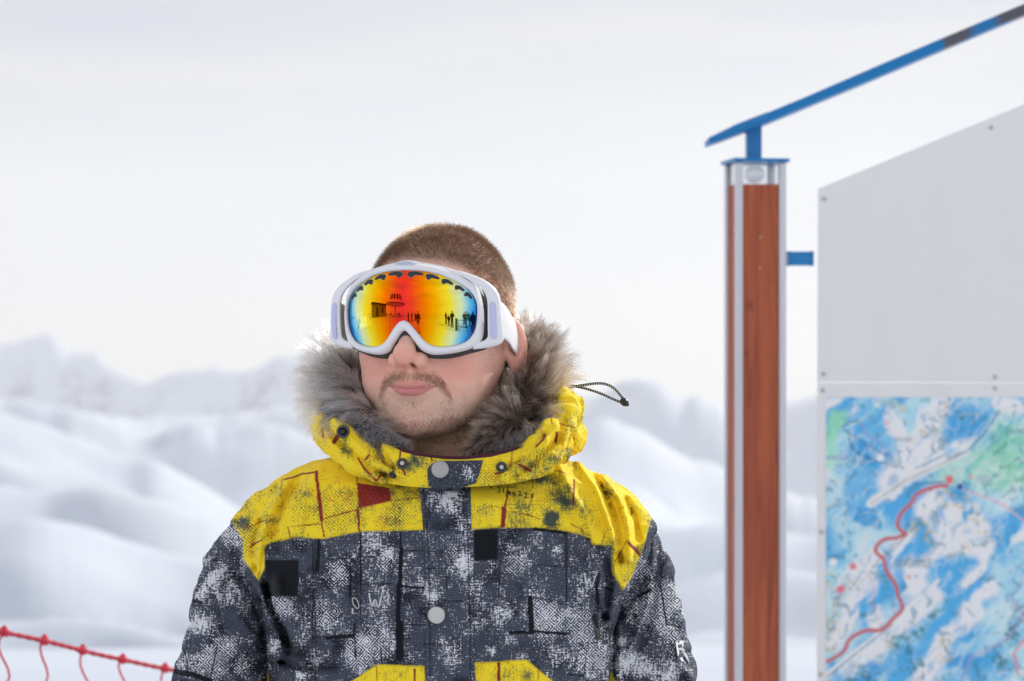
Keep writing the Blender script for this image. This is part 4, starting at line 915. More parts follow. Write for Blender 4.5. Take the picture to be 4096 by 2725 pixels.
    bot = [(1032, 1010, .11), (1180, 1020, .095), (1275, 1045, .04), (1290, 1068, -.02), (1262, 1090, -.066), (1200, 1108, -.104), (1120, 1118, -.118), (1040, 1122, -.122), (968, 1121, -.121), (900, 1113, -.113), (845, 1092, -.09), (785, 1062, -.05), (762, 1036, .02), (850, 1005, .09)]
    Tp = keyspline([px3(*p) for p in top], 40, True); Bt = keyspline([px3(*p) for p in bot], 40, True)
    rows = np.linspace(0, 1, 52); cen = np.array([TX+0.004, 0.0, 0])
    outw = Tp-cen; outw[:, 2] = 0; outw /= np.linalg.norm(outw, axis=1)[:, None]
    V = []
    for s in rows:
        p = Bt*(1-s)+Tp*s+outw*0.010*math.sin(math.pi*s)
        p = p+outw*wrinkle(p, 1.5, 5)[:, None]
        V.append(p)
    V = np.stack(V, 1)
    q = to_px(V.reshape(-1, 3)); d = np.zeros(len(q))
    for pts, h, w in (([(880, 1010), (905, 1050), (925, 1100)], 4, 10), ([(860, 1035), (890, 1075), (915, 1110)], -4, 8), ([(1140, 1060), (1150, 1110)], -2.5, 10), ([(1180, 1050), (1230, 1030), (1262, 990)], 3, 10), ([(940, 1060), (970, 1075)], 2, 12), ([(830, 1000), (870, 1050), (880, 1090)], -3, 8)):
        d += h*0.001*np.exp(-(polyd(q, pts, 3*w)/w)**2)
    V = V+(outw[:, None]*d.reshape(V.shape[:2])[..., None])
    Fq = grid_faces(V.shape[0], V.shape[1], cu=True); Vf = V.reshape(-1, 3)
    cq = to_px(Vf); at = fabric_attrs(Vf, 'yellow', cq, 3)
    u, v = (cq[:, 0]-374)/.5371, (cq[:, 1]-1007)/.5371; uv = np.c_[u, v]
    rl = [(1020,60,1015,100,7),(1015,100,1040,160,8),(1150,75,1155,100,7),(915,20,905,60,3),(905,60,925,130,4),(1500,50,1492,130,4),(1425,155,1475,150,7),(1530,120,1570,140,12),(1570,90,1550,60,3)]
    red = np.zeros(len(u))
    for x0, y0, x1, y1, w in rl:
        dd, _ = segd(uv, (x0, y0), (x1, y1)); red = np.maximum(red, sstep(w*.5+1.6, w*.5-1, dd))
    at['red'] = red
    mesh_obj('collar', Vf, Fq, fab, J, attrs=at); JK['collar'] = (Vf, Fq)
    # lining: rolled edge and the inside
    lin = Mat('burgundy_fleece', rough=0.95, color=(0.085, 0.030, 0.045), spec=0.1); o = lin.obj(); n = lin.noise(o, 600, 3); lin.bump(n, 0.6, 0.001)
    R = []
    for off, dz in ((0.0005, -.001), (0.001, 0.0012), (-0.001, 0.0026), (-0.004, 0.0024), (-0.007, -0.002), (-0.010, -0.012), (-0.014, -0.022)):
        R.append(Tp+outw*(off+wrinkle(Tp, 1.5, 5)[:, None])+np.array([0, 0, dz]))
    R = np.stack(R, 1); mesh_obj('collar_lining', R.reshape(-1, 3), grid_faces(R.shape[0], R.shape[1], cu=True), lin.m, J)
    # hood: lies open behind the neck, its edges folding over the collar at both sides
    LT = [(905, 1100, .007, -.130), (870, 1088, .0105, -.122), (828, 1060, .0145, -.108), (788, 1020, .0165, -.085), (766, 985, .0158, -.05), (758, 958, .0165, -.005), (775, 940, .024, .06), (850, 930, .03, .12), (1030, 930, .036, .155)]
    RT = [(1160, 1098, .007, -.128), (1196, 1086, .0105, -.12), (1240, 1054, .0145, -.102), (1276, 1012, .0165, -.075), (1292, 972, .0155, -.04), (1293, 940, .016, .0), (1275, 930, .024, .06), (1200, 930, .03, .12), (1030, 930, .036, .155)]
    Lc = [(px3(x, y, d), r) for x, y, r, d in LT]; Rc = [(px3(x, y, d), r) for x, y, r, d in RT]
    bag = px3(1302, 1000, .045)
    HF = [([(745, 975), (790, 1030), (850, 1080), (905, 1100)], -5.0, 8), ([(768, 968), (815, 1020), (868, 1068), (915, 1092)], 3, 7), ([(750, 1010), (800, 1052), (860, 1098)], 3, 8), ([(790, 1000), (850, 1052), (905, 1080)], -2.5, 6), ([(735, 985), (760, 1030)], -2, 6),
          ([(1300, 950), (1285, 1010), (1235, 1062), (1180, 1100)], -4.5, 7), ([(1280, 980), (1240, 1036), (1180, 1082)], 3, 7), ([(1310, 980), (1300, 1030), (1250, 1068)], 2.5, 8), ([(1318, 975), (1330, 1000), (1322, 1020)], 2.5, 8), ([(1255, 1000), (1215, 1050), (1170, 1080)], -2, 6)]
    def hood(P):
        f = np.full(len(P), 1e9)
        for ch in (Lc, Rc):
            for (a, ra), (b, rb) in zip(ch[:-1], ch[1:]): f = smin(f, capsule(P, a, b, ra, rb), 0.008)
        f = smin(f, ell(P, bag, (.0165, .05, .019)), 0.004)
        f = smin(f, ell(P, px3(1030, 1010, .15), (.10, .035, .07)), 0.03)
        q = to_px(P); d = wrinkle(P, 1.6, 11)
        for pts, h, w in HF:
            D = polyd(q, pts, 3*w); d = d+h*0.0018*np.exp(-(D/w)**2)*sstep(0.06, 0.0, P[:, 1])
        return f-d
    V, Q = solid(hood, (px3(725, 0, 0)[0], -.16, pz(1140)), (px3(1350, 0, 0)[0], .23, pz(850)), 0.0042, 2)
    cq = to_px(V); at = fabric_attrs(V, 'yellow', cq, 5)
    u, v = (cq[:, 0]-374)/.5371, (cq[:, 1]-1007)/.5371; uv = np.c_[u, v]
    rl = [(685,-40,690,0,10),(735,20,750,-5,18),(838,88,862,130,7),(862,130,915,185,9),(918,185,940,157,9),(870,95,885,75,9),(715,-50,718,-30,5),(1600,40,1630,10,7),(1630,10,1640,-10,10),(1530,118,1575,142,12),(1605,80,1600,130,4),(1690,-20,1685,20,12),(1660,-110,1670,-60,4),(1700,-60,1770,-40,3)]
    red = np.zeros(len(u))
    for x0, y0, x1, y1, w in rl:
        dd, _ = segd(uv, (x0, y0), (x1, y1)); red = np.maximum(red, sstep(w*.5+1.6, w*.5-1, dd))
    at['red'] = red
    mesh_obj('hood', V, Q, fab, J, attrs=at); JK['hood'] = (V, Q)
    dr = Drape([JK['torso'], JK['collar'], JK['hood'], JK['sleeve-1'], JK['sleeve1']]); JK['dr'] = dr
    drT = Drape([JK['torso']]); drC = Drape([JK['torso'], JK['collar']])
    # placket down the front, a folded strip standing 3 mm proud
    ys = np.linspace(1108, 1600, 200); xl = np.interp(ys, [1108, 1120, 1145, 1200, 1300, 1600], [966, 962, 966, 971, 977, 979]); xr = np.interp(ys, [1108, 1240, 1400, 1600], [1084, 1088, 1092, 1096])
    us = np.linspace(0, 1, 52); U = xl[:, None]+(xr-xl)[:, None]*us[None]; VV = np.repeat(ys[:, None], 52, 1)
    pr = 0.0042*np.clip(np.sin(np.pi*us), 0, 1)**0.30+0.0006*np.exp(-((us-.07)/.03)**2)-0.0009*np.exp(-((us-.11)/.02)**2)-0.0009*np.exp(-((us-.90)/.02)**2)
    off = np.repeat(pr[None], 200, 0)+0.0008*(fbm(np.c_[U.ravel(), VV.ravel()], 1/25., 2, 4).reshape(U.shape)-.5)
    off[:, 0] = -0.004; off[:, -1] = -0.004
    P = draped(drT, U, VV, off, 4); P[:14, :, 1] -= np.linspace(.010, 0, 14)[:, None]*0.6
    at = fabric_attrs(P.reshape(-1, 3), 'placket'); edge = np.tile(us, 200); at['blk'] = np.maximum(at['blk'], 0.9*np.exp(-((edge-.10)/.008)**2)+.9*np.exp(-((edge-.90)/.008)**2)); at['red'] = at['red']*0
    mesh_obj('placket', P.reshape(-1, 3), grid_faces(200, 52), fab, J, attrs=at); JK['placket'] = (P.reshape(-1, 3), grid_faces(200, 52))
    # neck tab
    poly_l = [(1060, 1000), (1068, 988), (1090, 984), (1110, 984), (1130, 986)]; ys = np.linspace(1060, 1130, 40)
    xl = np.interp(ys, [1060, 1068, 1080, 1126], [1004, 990, 982, 986]); xr = np.interp(ys, [1060, 1090, 1114, 1130], [1113, 1105, 1096, 1050])
    us = np.linspace(0, 1, 54); U = xl[:, None]+(xr-xl)[:, None]*us; VV = ys[:, None]+0*U+ (us-.5)*-2
    off = np.repeat((0.0075*np.clip(np.sin(np.pi*us), 0, 1)**0.25)[None], 40, 0)*np.clip(np.sin(np.pi*np.linspace(0.02, 1, 40)), 0.15, 1)[:, None]**0.3
    off += 0.0018*np.exp(-((us-.70-0.1*np.linspace(-1, 1, 40)[:, None])/.06)**2)-0.0018*np.exp(-((us-.60)/.05)**2)
    off[:, 0] = -.003; off[:, -1] = -.003
    dp = Drape([JK['torso'], JK['collar'], JK['placket']]); P = draped(dp, U, VV, off, 6)
    at = fabric_attrs(P.reshape(-1, 3), 'placket'); q = to_px(P.reshape(-1, 3)); at['red'] *= 0; at['blk'] = 0.9*np.exp(-(polyd(q, [(1010, 1110), (1022, 1098), (1045, 1100), (1052, 1108)])/1.0)**2)+0.8*np.exp(-(polyd(q, [(1082, 1068), (1066, 1105)])/1.0)**2)
    at['white'] = 1.1*np.exp(-((q[:, 0]-1078)/14)**2-((q[:, 1]-1092)/16)**2)-0.2; at['dark'] = 0.25*np.ones(len(q)); at['diam'] *= 0
    mesh_obj('neck_tab', P.reshape(-1, 3), grid_faces(40, 54), fab, J, attrs=at); JK['tab'] = (P.reshape(-1, 3), grid_faces(40, 54))
    # snaps
    pewter = Mat('brushed_metal', rough=0.38, metal=1.0, color=(0.42, 0.41, 0.39)); o = pewter.obj(); n = pewter.noise(pewter.scale(o, (40, 1, 900)), 3, 3); pewter.bump(n, 0.15, 0.0003)
    pale = Mat('satin_metal', rough=0.42, metal=1.0, color=(0.58, 0.57, 0.54)); dark = Mat('dark_metal', rough=0.4, metal=1.0, color=(0.10, 0.095, 0.09)); blackp = Mat('black_plastic', rough=0.35, color=(0.012, 0.012, 0.014))
    da = Drape([JK[k] for k in ('torso', 'collar', 'hood', 'placket', 'tab')])
    def snap(x, y, r, mt, lift=0.001, tilt=None):
        h = da(x, y, lift)
        if h is None: return
        c, n = h; n = n+np.array([0, -1.2, 0]) if tilt is None else np.array(tilt, float); n /= np.linalg.norm(n)
        MB().lathe([(r*.98, -.002), (r, 0), (r, .0010), (r*.94, .0017), (r*.8, .0021), (r*.4, .0023), (0, .0023)], c, n, 40).build('snap_button', mt, J, True)
    snap(1013, 1082, .0090, pewter.m, .0015); snap(1005, 1416, .0090, pale.m, .001)
    def socket(x, y, r, centre):
        h = da(x, y, .0008); c, n = h; n = n+np.array([0, -.9, 0.1]); n /= np.linalg.norm(n)
        ob = MB().lathe([(r, -.002), (r, .0006), (r*.86, .0013), (r*.62, .0008), (r*.52, -.0002), (0, -.0002)], c, n, 32).build('snap_socket', dark.m, J, True)
        MB().lathe([(r*.42, -.001), (r*.45, .0016), (r*.3, .0024), (0, .0026)], c, n, 20).build('stud', centre, ob, True)
    socket(790, 993, .0068, blackp.m); socket(926, 1068, .0058, pale.m); socket(1154, 1076, .0058, pale.m); socket(905, 1092, .0042, dark.m); socket(757, 940, .0045, dark.m)
    # chest zip pull
    h = da(818, 1388, .001)[0]; mb = MB(); P = px3
    mb.tube([h+np.array([.0026*math.cos(t), -.002, .0060*math.sin(t)])@np.array([[.9, 0, .4], [0, 1, 0], [-.4, 0, .9]]) for t in np.linspace(0, 2*np.pi, 18)], .0007, 8, False)
    mb.box(h+np.array([-.0042, -.003, -.011]), h+np.array([-.0022, -.0012, -.005]), .0004); mb.build('zip_pull', pale.m, J, True)
    # printed serial number on the right of the yoke
    ink = Mat('green_black_ink', rough=0.8, color=(0.035, 0.05, 0.035))
    def glyph(txt, x, y, size, rot, mt, name='printed_number', dd=da, slant=0, weight=0.0):
        cu = bpy.data.curves.new('glyph', 'FONT'); cu.body = txt; cu.size = 1; cu.align_x = 'CENTER'; cu.align_y = 'CENTER'; cu.offset = weight
        o = bpy.data.objects.new('glyph', cu); CO.objects.link(o); dg = bpy.context.evaluated_depsgraph_get(); me = bpy.data.meshes.new_from_object(o.evaluated_get(dg))
        vs = np.array([v.co[:2] for v in me.vertices]); fs = [tuple(p.vertices) for p in me.polygons]; bpy.data.objects.remove(o); bpy.data.curves.remove(cu); bpy.data.meshes.remove(me)
        c, s = math.cos(rot), math.sin(rot); out = []
        for vx, vy in vs:
            vx += slant*vy; X = x+size*(vx*c+vy*s); Y = y-size*(-vx*s+vy*c); h = dd(X, Y, .0009); out.append(h[0]-np.array([0, .0004, 0]) if h else px3(X, Y, -.13))
        ob = mesh_obj(name, np.array(out), fs, mt, J, False); return ob
    x0 = (1850+700/5.2275)*.5754
    for ch, u, v, r in (('3', 760, 330, .1), ('1', 855, 340, .05), ('4', 975, 400, .1), ('9', 1075, 432, .08), ('2', 1195, 400, .05), ('2', 1320, 440, .05), ('F', 1465, 465, .05)):
        glyph(ch, (1850+u/5.2275)*.5754, (1900+v/5.2275)*.5754, 17.5, -r, ink.m, weight=0.012)
    # hand-scrawled letters on the chest and small print near the armhole
    wink = Mat('white_print', rough=0.8, color=(0.62, 0.63, 0.66)); bink = Mat('black_print', rough=0.8, color=(0.012, 0.013, 0.018))
    def scrawl(pts, w, mt, name, dd=da):
        L = []
        for k, (x, y) in enumerate(spline(pts, 26)):
            h = dd(x, y, .0007); L.append(h[0] if h else px3(x, y, -.13))
        L = np.array(L); d = np.gradient(L, axis=0); d /= np.linalg.norm(d, axis=1)[:, None]+1e-9; s = np.cross(d, (0, 1, 0)); ww = (w*S0*0.5*(0.6+0.6*RNG.random(len(L))))[:, None]
        V = np.stack([L-s*ww, L+s*ww], 1).reshape(-1, 3)-np.array([0, .0004, 0]); return mesh_obj(name, V, grid_faces(len(L), 2), mt, J, False)
    for pts in ([(850, 1366), (856, 1396), (864, 1378), (872, 1398), (882, 1350)], [(893, 1368), (892, 1392)], [(893, 1356), (894, 1359)]): scrawl(pts, 3.6, wink.m, 'white_scrawl')
    scrawl([(1345, 1318), (1350, 1346), (1356, 1330), (1362, 1352), (1372, 1322)], 3.2, wink.m, 'white_scrawl')
    ds = Drape([JK['sleeve1']]); dl = Drape([JK['sleeve-1']])
    glyph('8', 1463, 1420, 19, 0.25, bink.m, 'printed_mark', ds, weight=0.02)
    # white woven emblem at the outer arm
    emb = Mat('white_embroidery', rough=0.85, color=(0.78, 0.78, 0.82)); ew = emb.obj(); emb.bump(emb.noise(ew, 900, 2), .5, .0006)
    def ev(u, v): return ((2400+u/3.69)*.5754, (2300+v/3.69)*.5754)
    def patch(poly, lift=.0012):
        pts = []; 
        for p in poly:
            h = ds(*ev(*p), lift)
            if h is None: 
                for k in range(1, 14):
                    h = ds(ev(*p)[0]-k*1.5, ev(*p)[1], lift)
                    if h: break
            pts.append(h[0])
        pts = np.array(pts); n = len(pts); back = pts+np.array([0, .0022, 0])
        mesh_obj('arm_emblem', np.vstack([pts, back]), [tuple(range(n))]+[(i, (i+1) % n, (i+1) % n+n, i+n) for i in range(n)], emb.m, J, False)
    for poly in ([(1106, 992), (1222, 984), (1226, 1030), (1140, 1036), (1150, 1096), (1206, 1092), (1200, 1030), (1226, 1030), (1236, 1130), (1160, 1116), (1226, 1280), (1196, 1288), (1150, 1200)], [(1160, 1112), (1200, 1120), (1268, 1190), (1306, 1280), (1300, 1300), (1250, 1230)]): patch(poly)
build_jacket()
def build_clothes_below():
    navy = Mat('ski_pants_cloth', rough=0.8, color=(0.03, 0.032, 0.04)); boot = Mat('boot_leather', rough=0.6, color=(0.05, 0.05, 0.055))
    hp = (TX, 0.0, .86)
    def legs(P):
        f = ell(P, (TX, 0.0, .88), (.17, .12, .13))
        for s in (-1, 1):
            f = smin(f, capsule(P, (TX+s*.085, 0, .86), (TX+s*.10, -.01, .48), .092, .075), .03); f = smin(f, capsule(P, (TX+s*.10, -.01, .48), (TX+s*.11, .01, .12), .075, .078), .02)
        return np.maximum(f-wrinkle(P, 1.5, 4), .10-P[:, 2])
    V, Q = solid(legs, (TX-.25, -.16, .08), (TX+.25, .16, 1.02), .02, 1); mesh_obj('ski_pants', V, Q, navy.m, PERSON)
    for s in (-1, 1):
        c = TX+s*.115
        f = lambda P: np.maximum(smin(capsule(P, (c, .02, .05), (c, .025, .17), .058, .062), ell(P, (c, -.06, .045), (.052, .13, .055)), .03), .004-P[:, 2])
        V, Q = solid(f, (c-.09, -.21, -.01), (c+.09, .12, .25), .014, 1); mesh_obj('boot', V, Q, boot.m, PERSON)
build_clothes_below()
# ---------------------------------------------------------------- hood fur, lining, draw cord
def tube_sdf(P, ch, k=0.01):
    f = np.full(len(P), 1e9)
    for (a, ra), (b, rb) in zip(ch[:-1], ch[1:]): f = smin(f, capsule(P, a, b, ra, rb), k)
    return f
def build_fur():
    J = JK['J']
    L = [(905, 1042, -.098, .006), (868, 1012, -.085, .012), (822, 968, -.058, .017), (788, 915, -.022, .021), (784, 862, .02, .023), (808, 830, .065, .024), (860, 838, .105, .024), (1000, 850, .13, .024)]
    R = [(1080, 1048, -.100, .007), (1128, 1022, -.092, .013), (1176, 985, -.070, .018), (1214, 930, -.035, .021), (1232, 872, .0, .021), (1226, 818, .04, .019), (1205, 800, .08, .020), (1150, 830, .11, .022), (1000, 850, .13, .024)]
    chL = [(px3(x, y, d), r) for x, y, d, r in L]; chR = [(px3(x, y, d), r) for x, y, d, r in R]
    f = lambda P: smin(tube_sdf(P, chL), tube_sdf(P, chR), .01)
    pelt = Mat('fur_backing', rough=0.95, color=(0.05, 0.04, 0.035), spec=0.1)
    V, Q = solid(f, (px3(700, 0, 0)[0], -.13, pz(1075)), (px3(1320, 0, 0)[0], .19, pz(745)), .006, 1)
    T = mesh_obj('fur_trim', V, Q, pelt.m, J)
    # tangent of the trim at each surface point, for the lie of the fur
    def centre(P, ch):
        C = np.array([c for c, _ in ch]); S = spline(C, 160); d = ((P[:, None]-S[None])**2).sum(2); i = d.argmin(1)
        Tn = np.gradient(S, axis=0); Tn /= np.linalg.norm(Tn, axis=1)[:, None]; return S[i], Tn[i], i/159., np.sqrt(d.min(1))
    n = 42000; P, N, qi = sample_surface(V, Q, np.ones(len(Q)), n)
    cL = centre(P, chL); cR = centre(P, chR); left = P[:, 0] < HEAD_X-0.005
    S = np.where(left[:, None], cL[0], cR[0]); tn = np.where(left[:, None], cL[1], cR[1]); s = np.where(left, cL[2], cR[2])
    Rd = P-S; Rd /= np.linalg.norm(Rd, axis=1)[:, None]
    q = to_px(P)
    # clumps: strands near the same knot point share a direction
    cell = 0.0075; key = np.floor(P/cell+0.35*np.stack([fbm(P, 60, 2, k) for k in (1, 2, 3)], 1)*4).astype(np.int64)
    ck = np.stack([_hash(key[:, 0], key[:, 1], key[:, 2], 90+k)-0.5 for k in range(3)], 1)
    flow = np.stack([fbm(P, 26, 3, 300+k)-0.5 for k in range(3)], 1)*2.2
    dirL = np.array([-1.0, -0.15, 0.10]); dirR = np.array([0.30, -0.45, 0.72])
    # front parts: the fur falls over the collar on the left, sweeps towards the throat on the right
    base = np.where(left[:, None], dirL, dirR)
    lf = left & (q[:, 1] > 945); base[lf] = np.array([-0.35, -0.6, -0.35])+0.9*np.c_[sstep(940, 1010, q[lf, 1]), 0*q[lf, 1], -0.2*sstep(940, 1010, q[lf, 1])]
    rf = ~left & (q[:, 1] > 890); w = sstep(890, 960, q[rf, 1])[:, None]; base[rf] = base[rf]*(1-w)+w*np.array([-0.45, -0.7, -0.25]) + 0.9*w*np.c_[sstep(1215, 1260, q[rf, 0]), 0*q[rf, 0], 0*q[rf, 0]]
    D = 0.75*Rd+0.85*base+0.75*flow+0.55*ck+RNG.normal(0, 0.13, (n, 3)); D /= np.linalg.norm(D, axis=1)[:, None]
    Ln = np.where(left, 0.035, 0.028)*RNG.uniform(0.55, 1.12, n)*(0.8+0.5*(ck[:, 0]+.5))
    Ln *= np.where(q[:, 1] > 985, 0.62, 1.0)
    Ln[(~left) & (q[:, 1] < 800)] *= 0.85
    bend = 0.30*Ln[:, None]*(np.array([0, 0, -0.55])+1.1*flow+0.9*ck)
    k = 7; t = np.linspace(0, 1, k)[None, :, None]
    St = P[:, None]+D[:, None]*Ln[:, None, None]*t+bend[:, None]*t**2
    # tips draw together inside a clump
    _, inv = np.unique(key[:, 0]*1000003+key[:, 1]*1009+key[:, 2], return_inverse=True)
    cnt = np.bincount(inv); tipc = np.stack([np.bincount(inv, St[:, -1, a])/cnt for a in range(3)], 1)[inv]
    St = St+(tipc[:, None]-St[:, -1:, :])*0.55*t**1.5
    # keep it out of the face and neck
    hp = w2h(St.reshape(-1, 3)); ins = head_sdf(hp).reshape(n, k); bad = (ins < 1.5).any(1)
    keep = ~bad; St = St[keep]; left = left[keep]; q = q[keep]; ckk = ck[keep]; m_ = len(St)
    tone = np.where(left, 1.5, 1.05)[:, None]*(0.55+0.9*fbm(P[keep], 45, 3, 400))[:, None]*RNG.uniform(0.65, 1.3, (m_, 1))*(1+1.1*ckk[:, 1:2])
    wl = np.where(left, 1.0, 0.0)[:, None]*sstep(1010, 930, q[:, 1])[:, None]
    colr = wl*np.array([0.90, 0.86, 0.84])+(1-wl)*np.array([0.25, 0.19, 0.155])
    br = (RNG.random(m_) < 0.16)[:, None]; colr = np.where(br, np.array([0.38, 0.27, 0.19]), colr)
    cols = np.clip(colr*tone, 0.04, 0.96)
    hm = hair_mat('fur_hair', (0.38, 0.34, 0.32), (1.0, 0.98, 0.96), 0.32, True)
    hair_curves('fur', St, np.where(RNG.random(m_) < .35, 0.00028, 0.00014), hm, T, 0.3, cols)
    # dark sherpa lining inside the left of the hood and under the right
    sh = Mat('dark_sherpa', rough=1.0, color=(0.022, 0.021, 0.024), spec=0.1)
    A = [(px3(x, y, d), r) for x, y, d, r in [(748, 948, -.055, .006), (780, 968, -.070, .010), (830, 992, -.088, .011), (880, 1016, -.100, .010), (930, 1036, -.108, .007)]]
    B = [(px3(x, y, d), r) for x, y, d, r in [(1262, 968, -.055, .006), (1235, 998, -.072, .009), (1190, 1024, -.092, .009), (1130, 1044, -.104, .006)]]
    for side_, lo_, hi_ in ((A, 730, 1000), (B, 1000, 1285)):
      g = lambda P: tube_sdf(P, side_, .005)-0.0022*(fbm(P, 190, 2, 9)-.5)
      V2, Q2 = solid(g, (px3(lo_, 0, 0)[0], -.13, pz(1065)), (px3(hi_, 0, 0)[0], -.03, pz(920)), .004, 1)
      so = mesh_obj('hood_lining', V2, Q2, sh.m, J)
      n2 = 8000; P2, N2, _ = sample_surface(V2, Q2, np.ones(len(Q2)), n2); N2 *= np.sign((N2*(P2-V2.mean(0))).sum(1)).mean() if False else 1
      sg = np.sign((g(P2+N2*.001)-g(P2)).mean()); N2 *= sg
      tt = np.linspace(0, 1, 8)[None, :, None]; ph = RNG.random((n2, 1, 1))*6.28; u1 = np.cross(N2, (0.3, 0.2, 1.0)); u1 /= np.linalg.norm(u1, axis=1)[:, None]; u2 = np.cross(N2, u1)
      C2 = P2[:, None]+N2[:, None]*0.0045*tt+0.0012*(np.cos(ph+tt*9)*u1[:, None]+np.sin(ph+tt*9)*u2[:, None])*(0.3+tt)
      hair_curves('lining_pile', C2, 0.00011, hair_mat('sherpa_hair', (0.06, 0.058, 0.065), (0.13, 0.125, 0.135), 0.5), so, 0.6)
    # cord loop with white flecks and its stopper
    cord = Mat('flecked_cord', rough=0.6); ln = cord.attr('along'); fr = cord.math('FRACT', cord.math('MULTIPLY', ln, 1.0)); fl = cord.mr(cord.math('ABSOLUTE', cord.math('SUBTRACT', fr, .5)), .13, .2, 1, 0); sd = cord.mr(cord.attr('round'), .55, .75, 1, 0)
    cord.col(cord.mix(cord.math('MULTIPLY', fl, sd), (0.012, 0.02, 0.022), (0.6, 0.62, 0.55)))
    loop = spline([px3(*p) for p in [(1285, 897, .03), (1303, 893, .022), (1320, 890, .02), (1342, 887, .018), (1370, 883, .016), (1392, 884, .014), (1412, 893, .013), (1428, 910, .012), (1437, 923, .012), (1428, 925, .011), (1410, 918, .012), (1388, 908, .014), (1366, 900, .016), (1342, 893, .021), (1320, 889, .024), (1303, 887, .026), (1285, 890, .03)]], 260)
    seg = 8; mb = MB().tube(loop, .00145, seg); V3 = np.vstack(mb.V); al = np.repeat(np.arange(260), seg)/4.2; rd = np.tile(np.arange(seg)/seg, 260)
    mesh_obj('draw_cord', V3, mb.F, cord.m, J, attrs=dict(along=al, round=rd))
    c = px3(1437, 926, .010); bp = Mat('stopper_plastic', rough=.3, color=(.012, .013, .015))
    MB().lathe([(0, -.0052), (.0026, -.0048), (.0040, -.0025), (.0043, 0), (.0040, .0022), (.0032, .0036), (.0018, .0044), (.0018, .0058), (0, .0058)], c, (.6, -.1, -.5), 24).build('cord_stopper', bp.m, J, True)
build_fur()
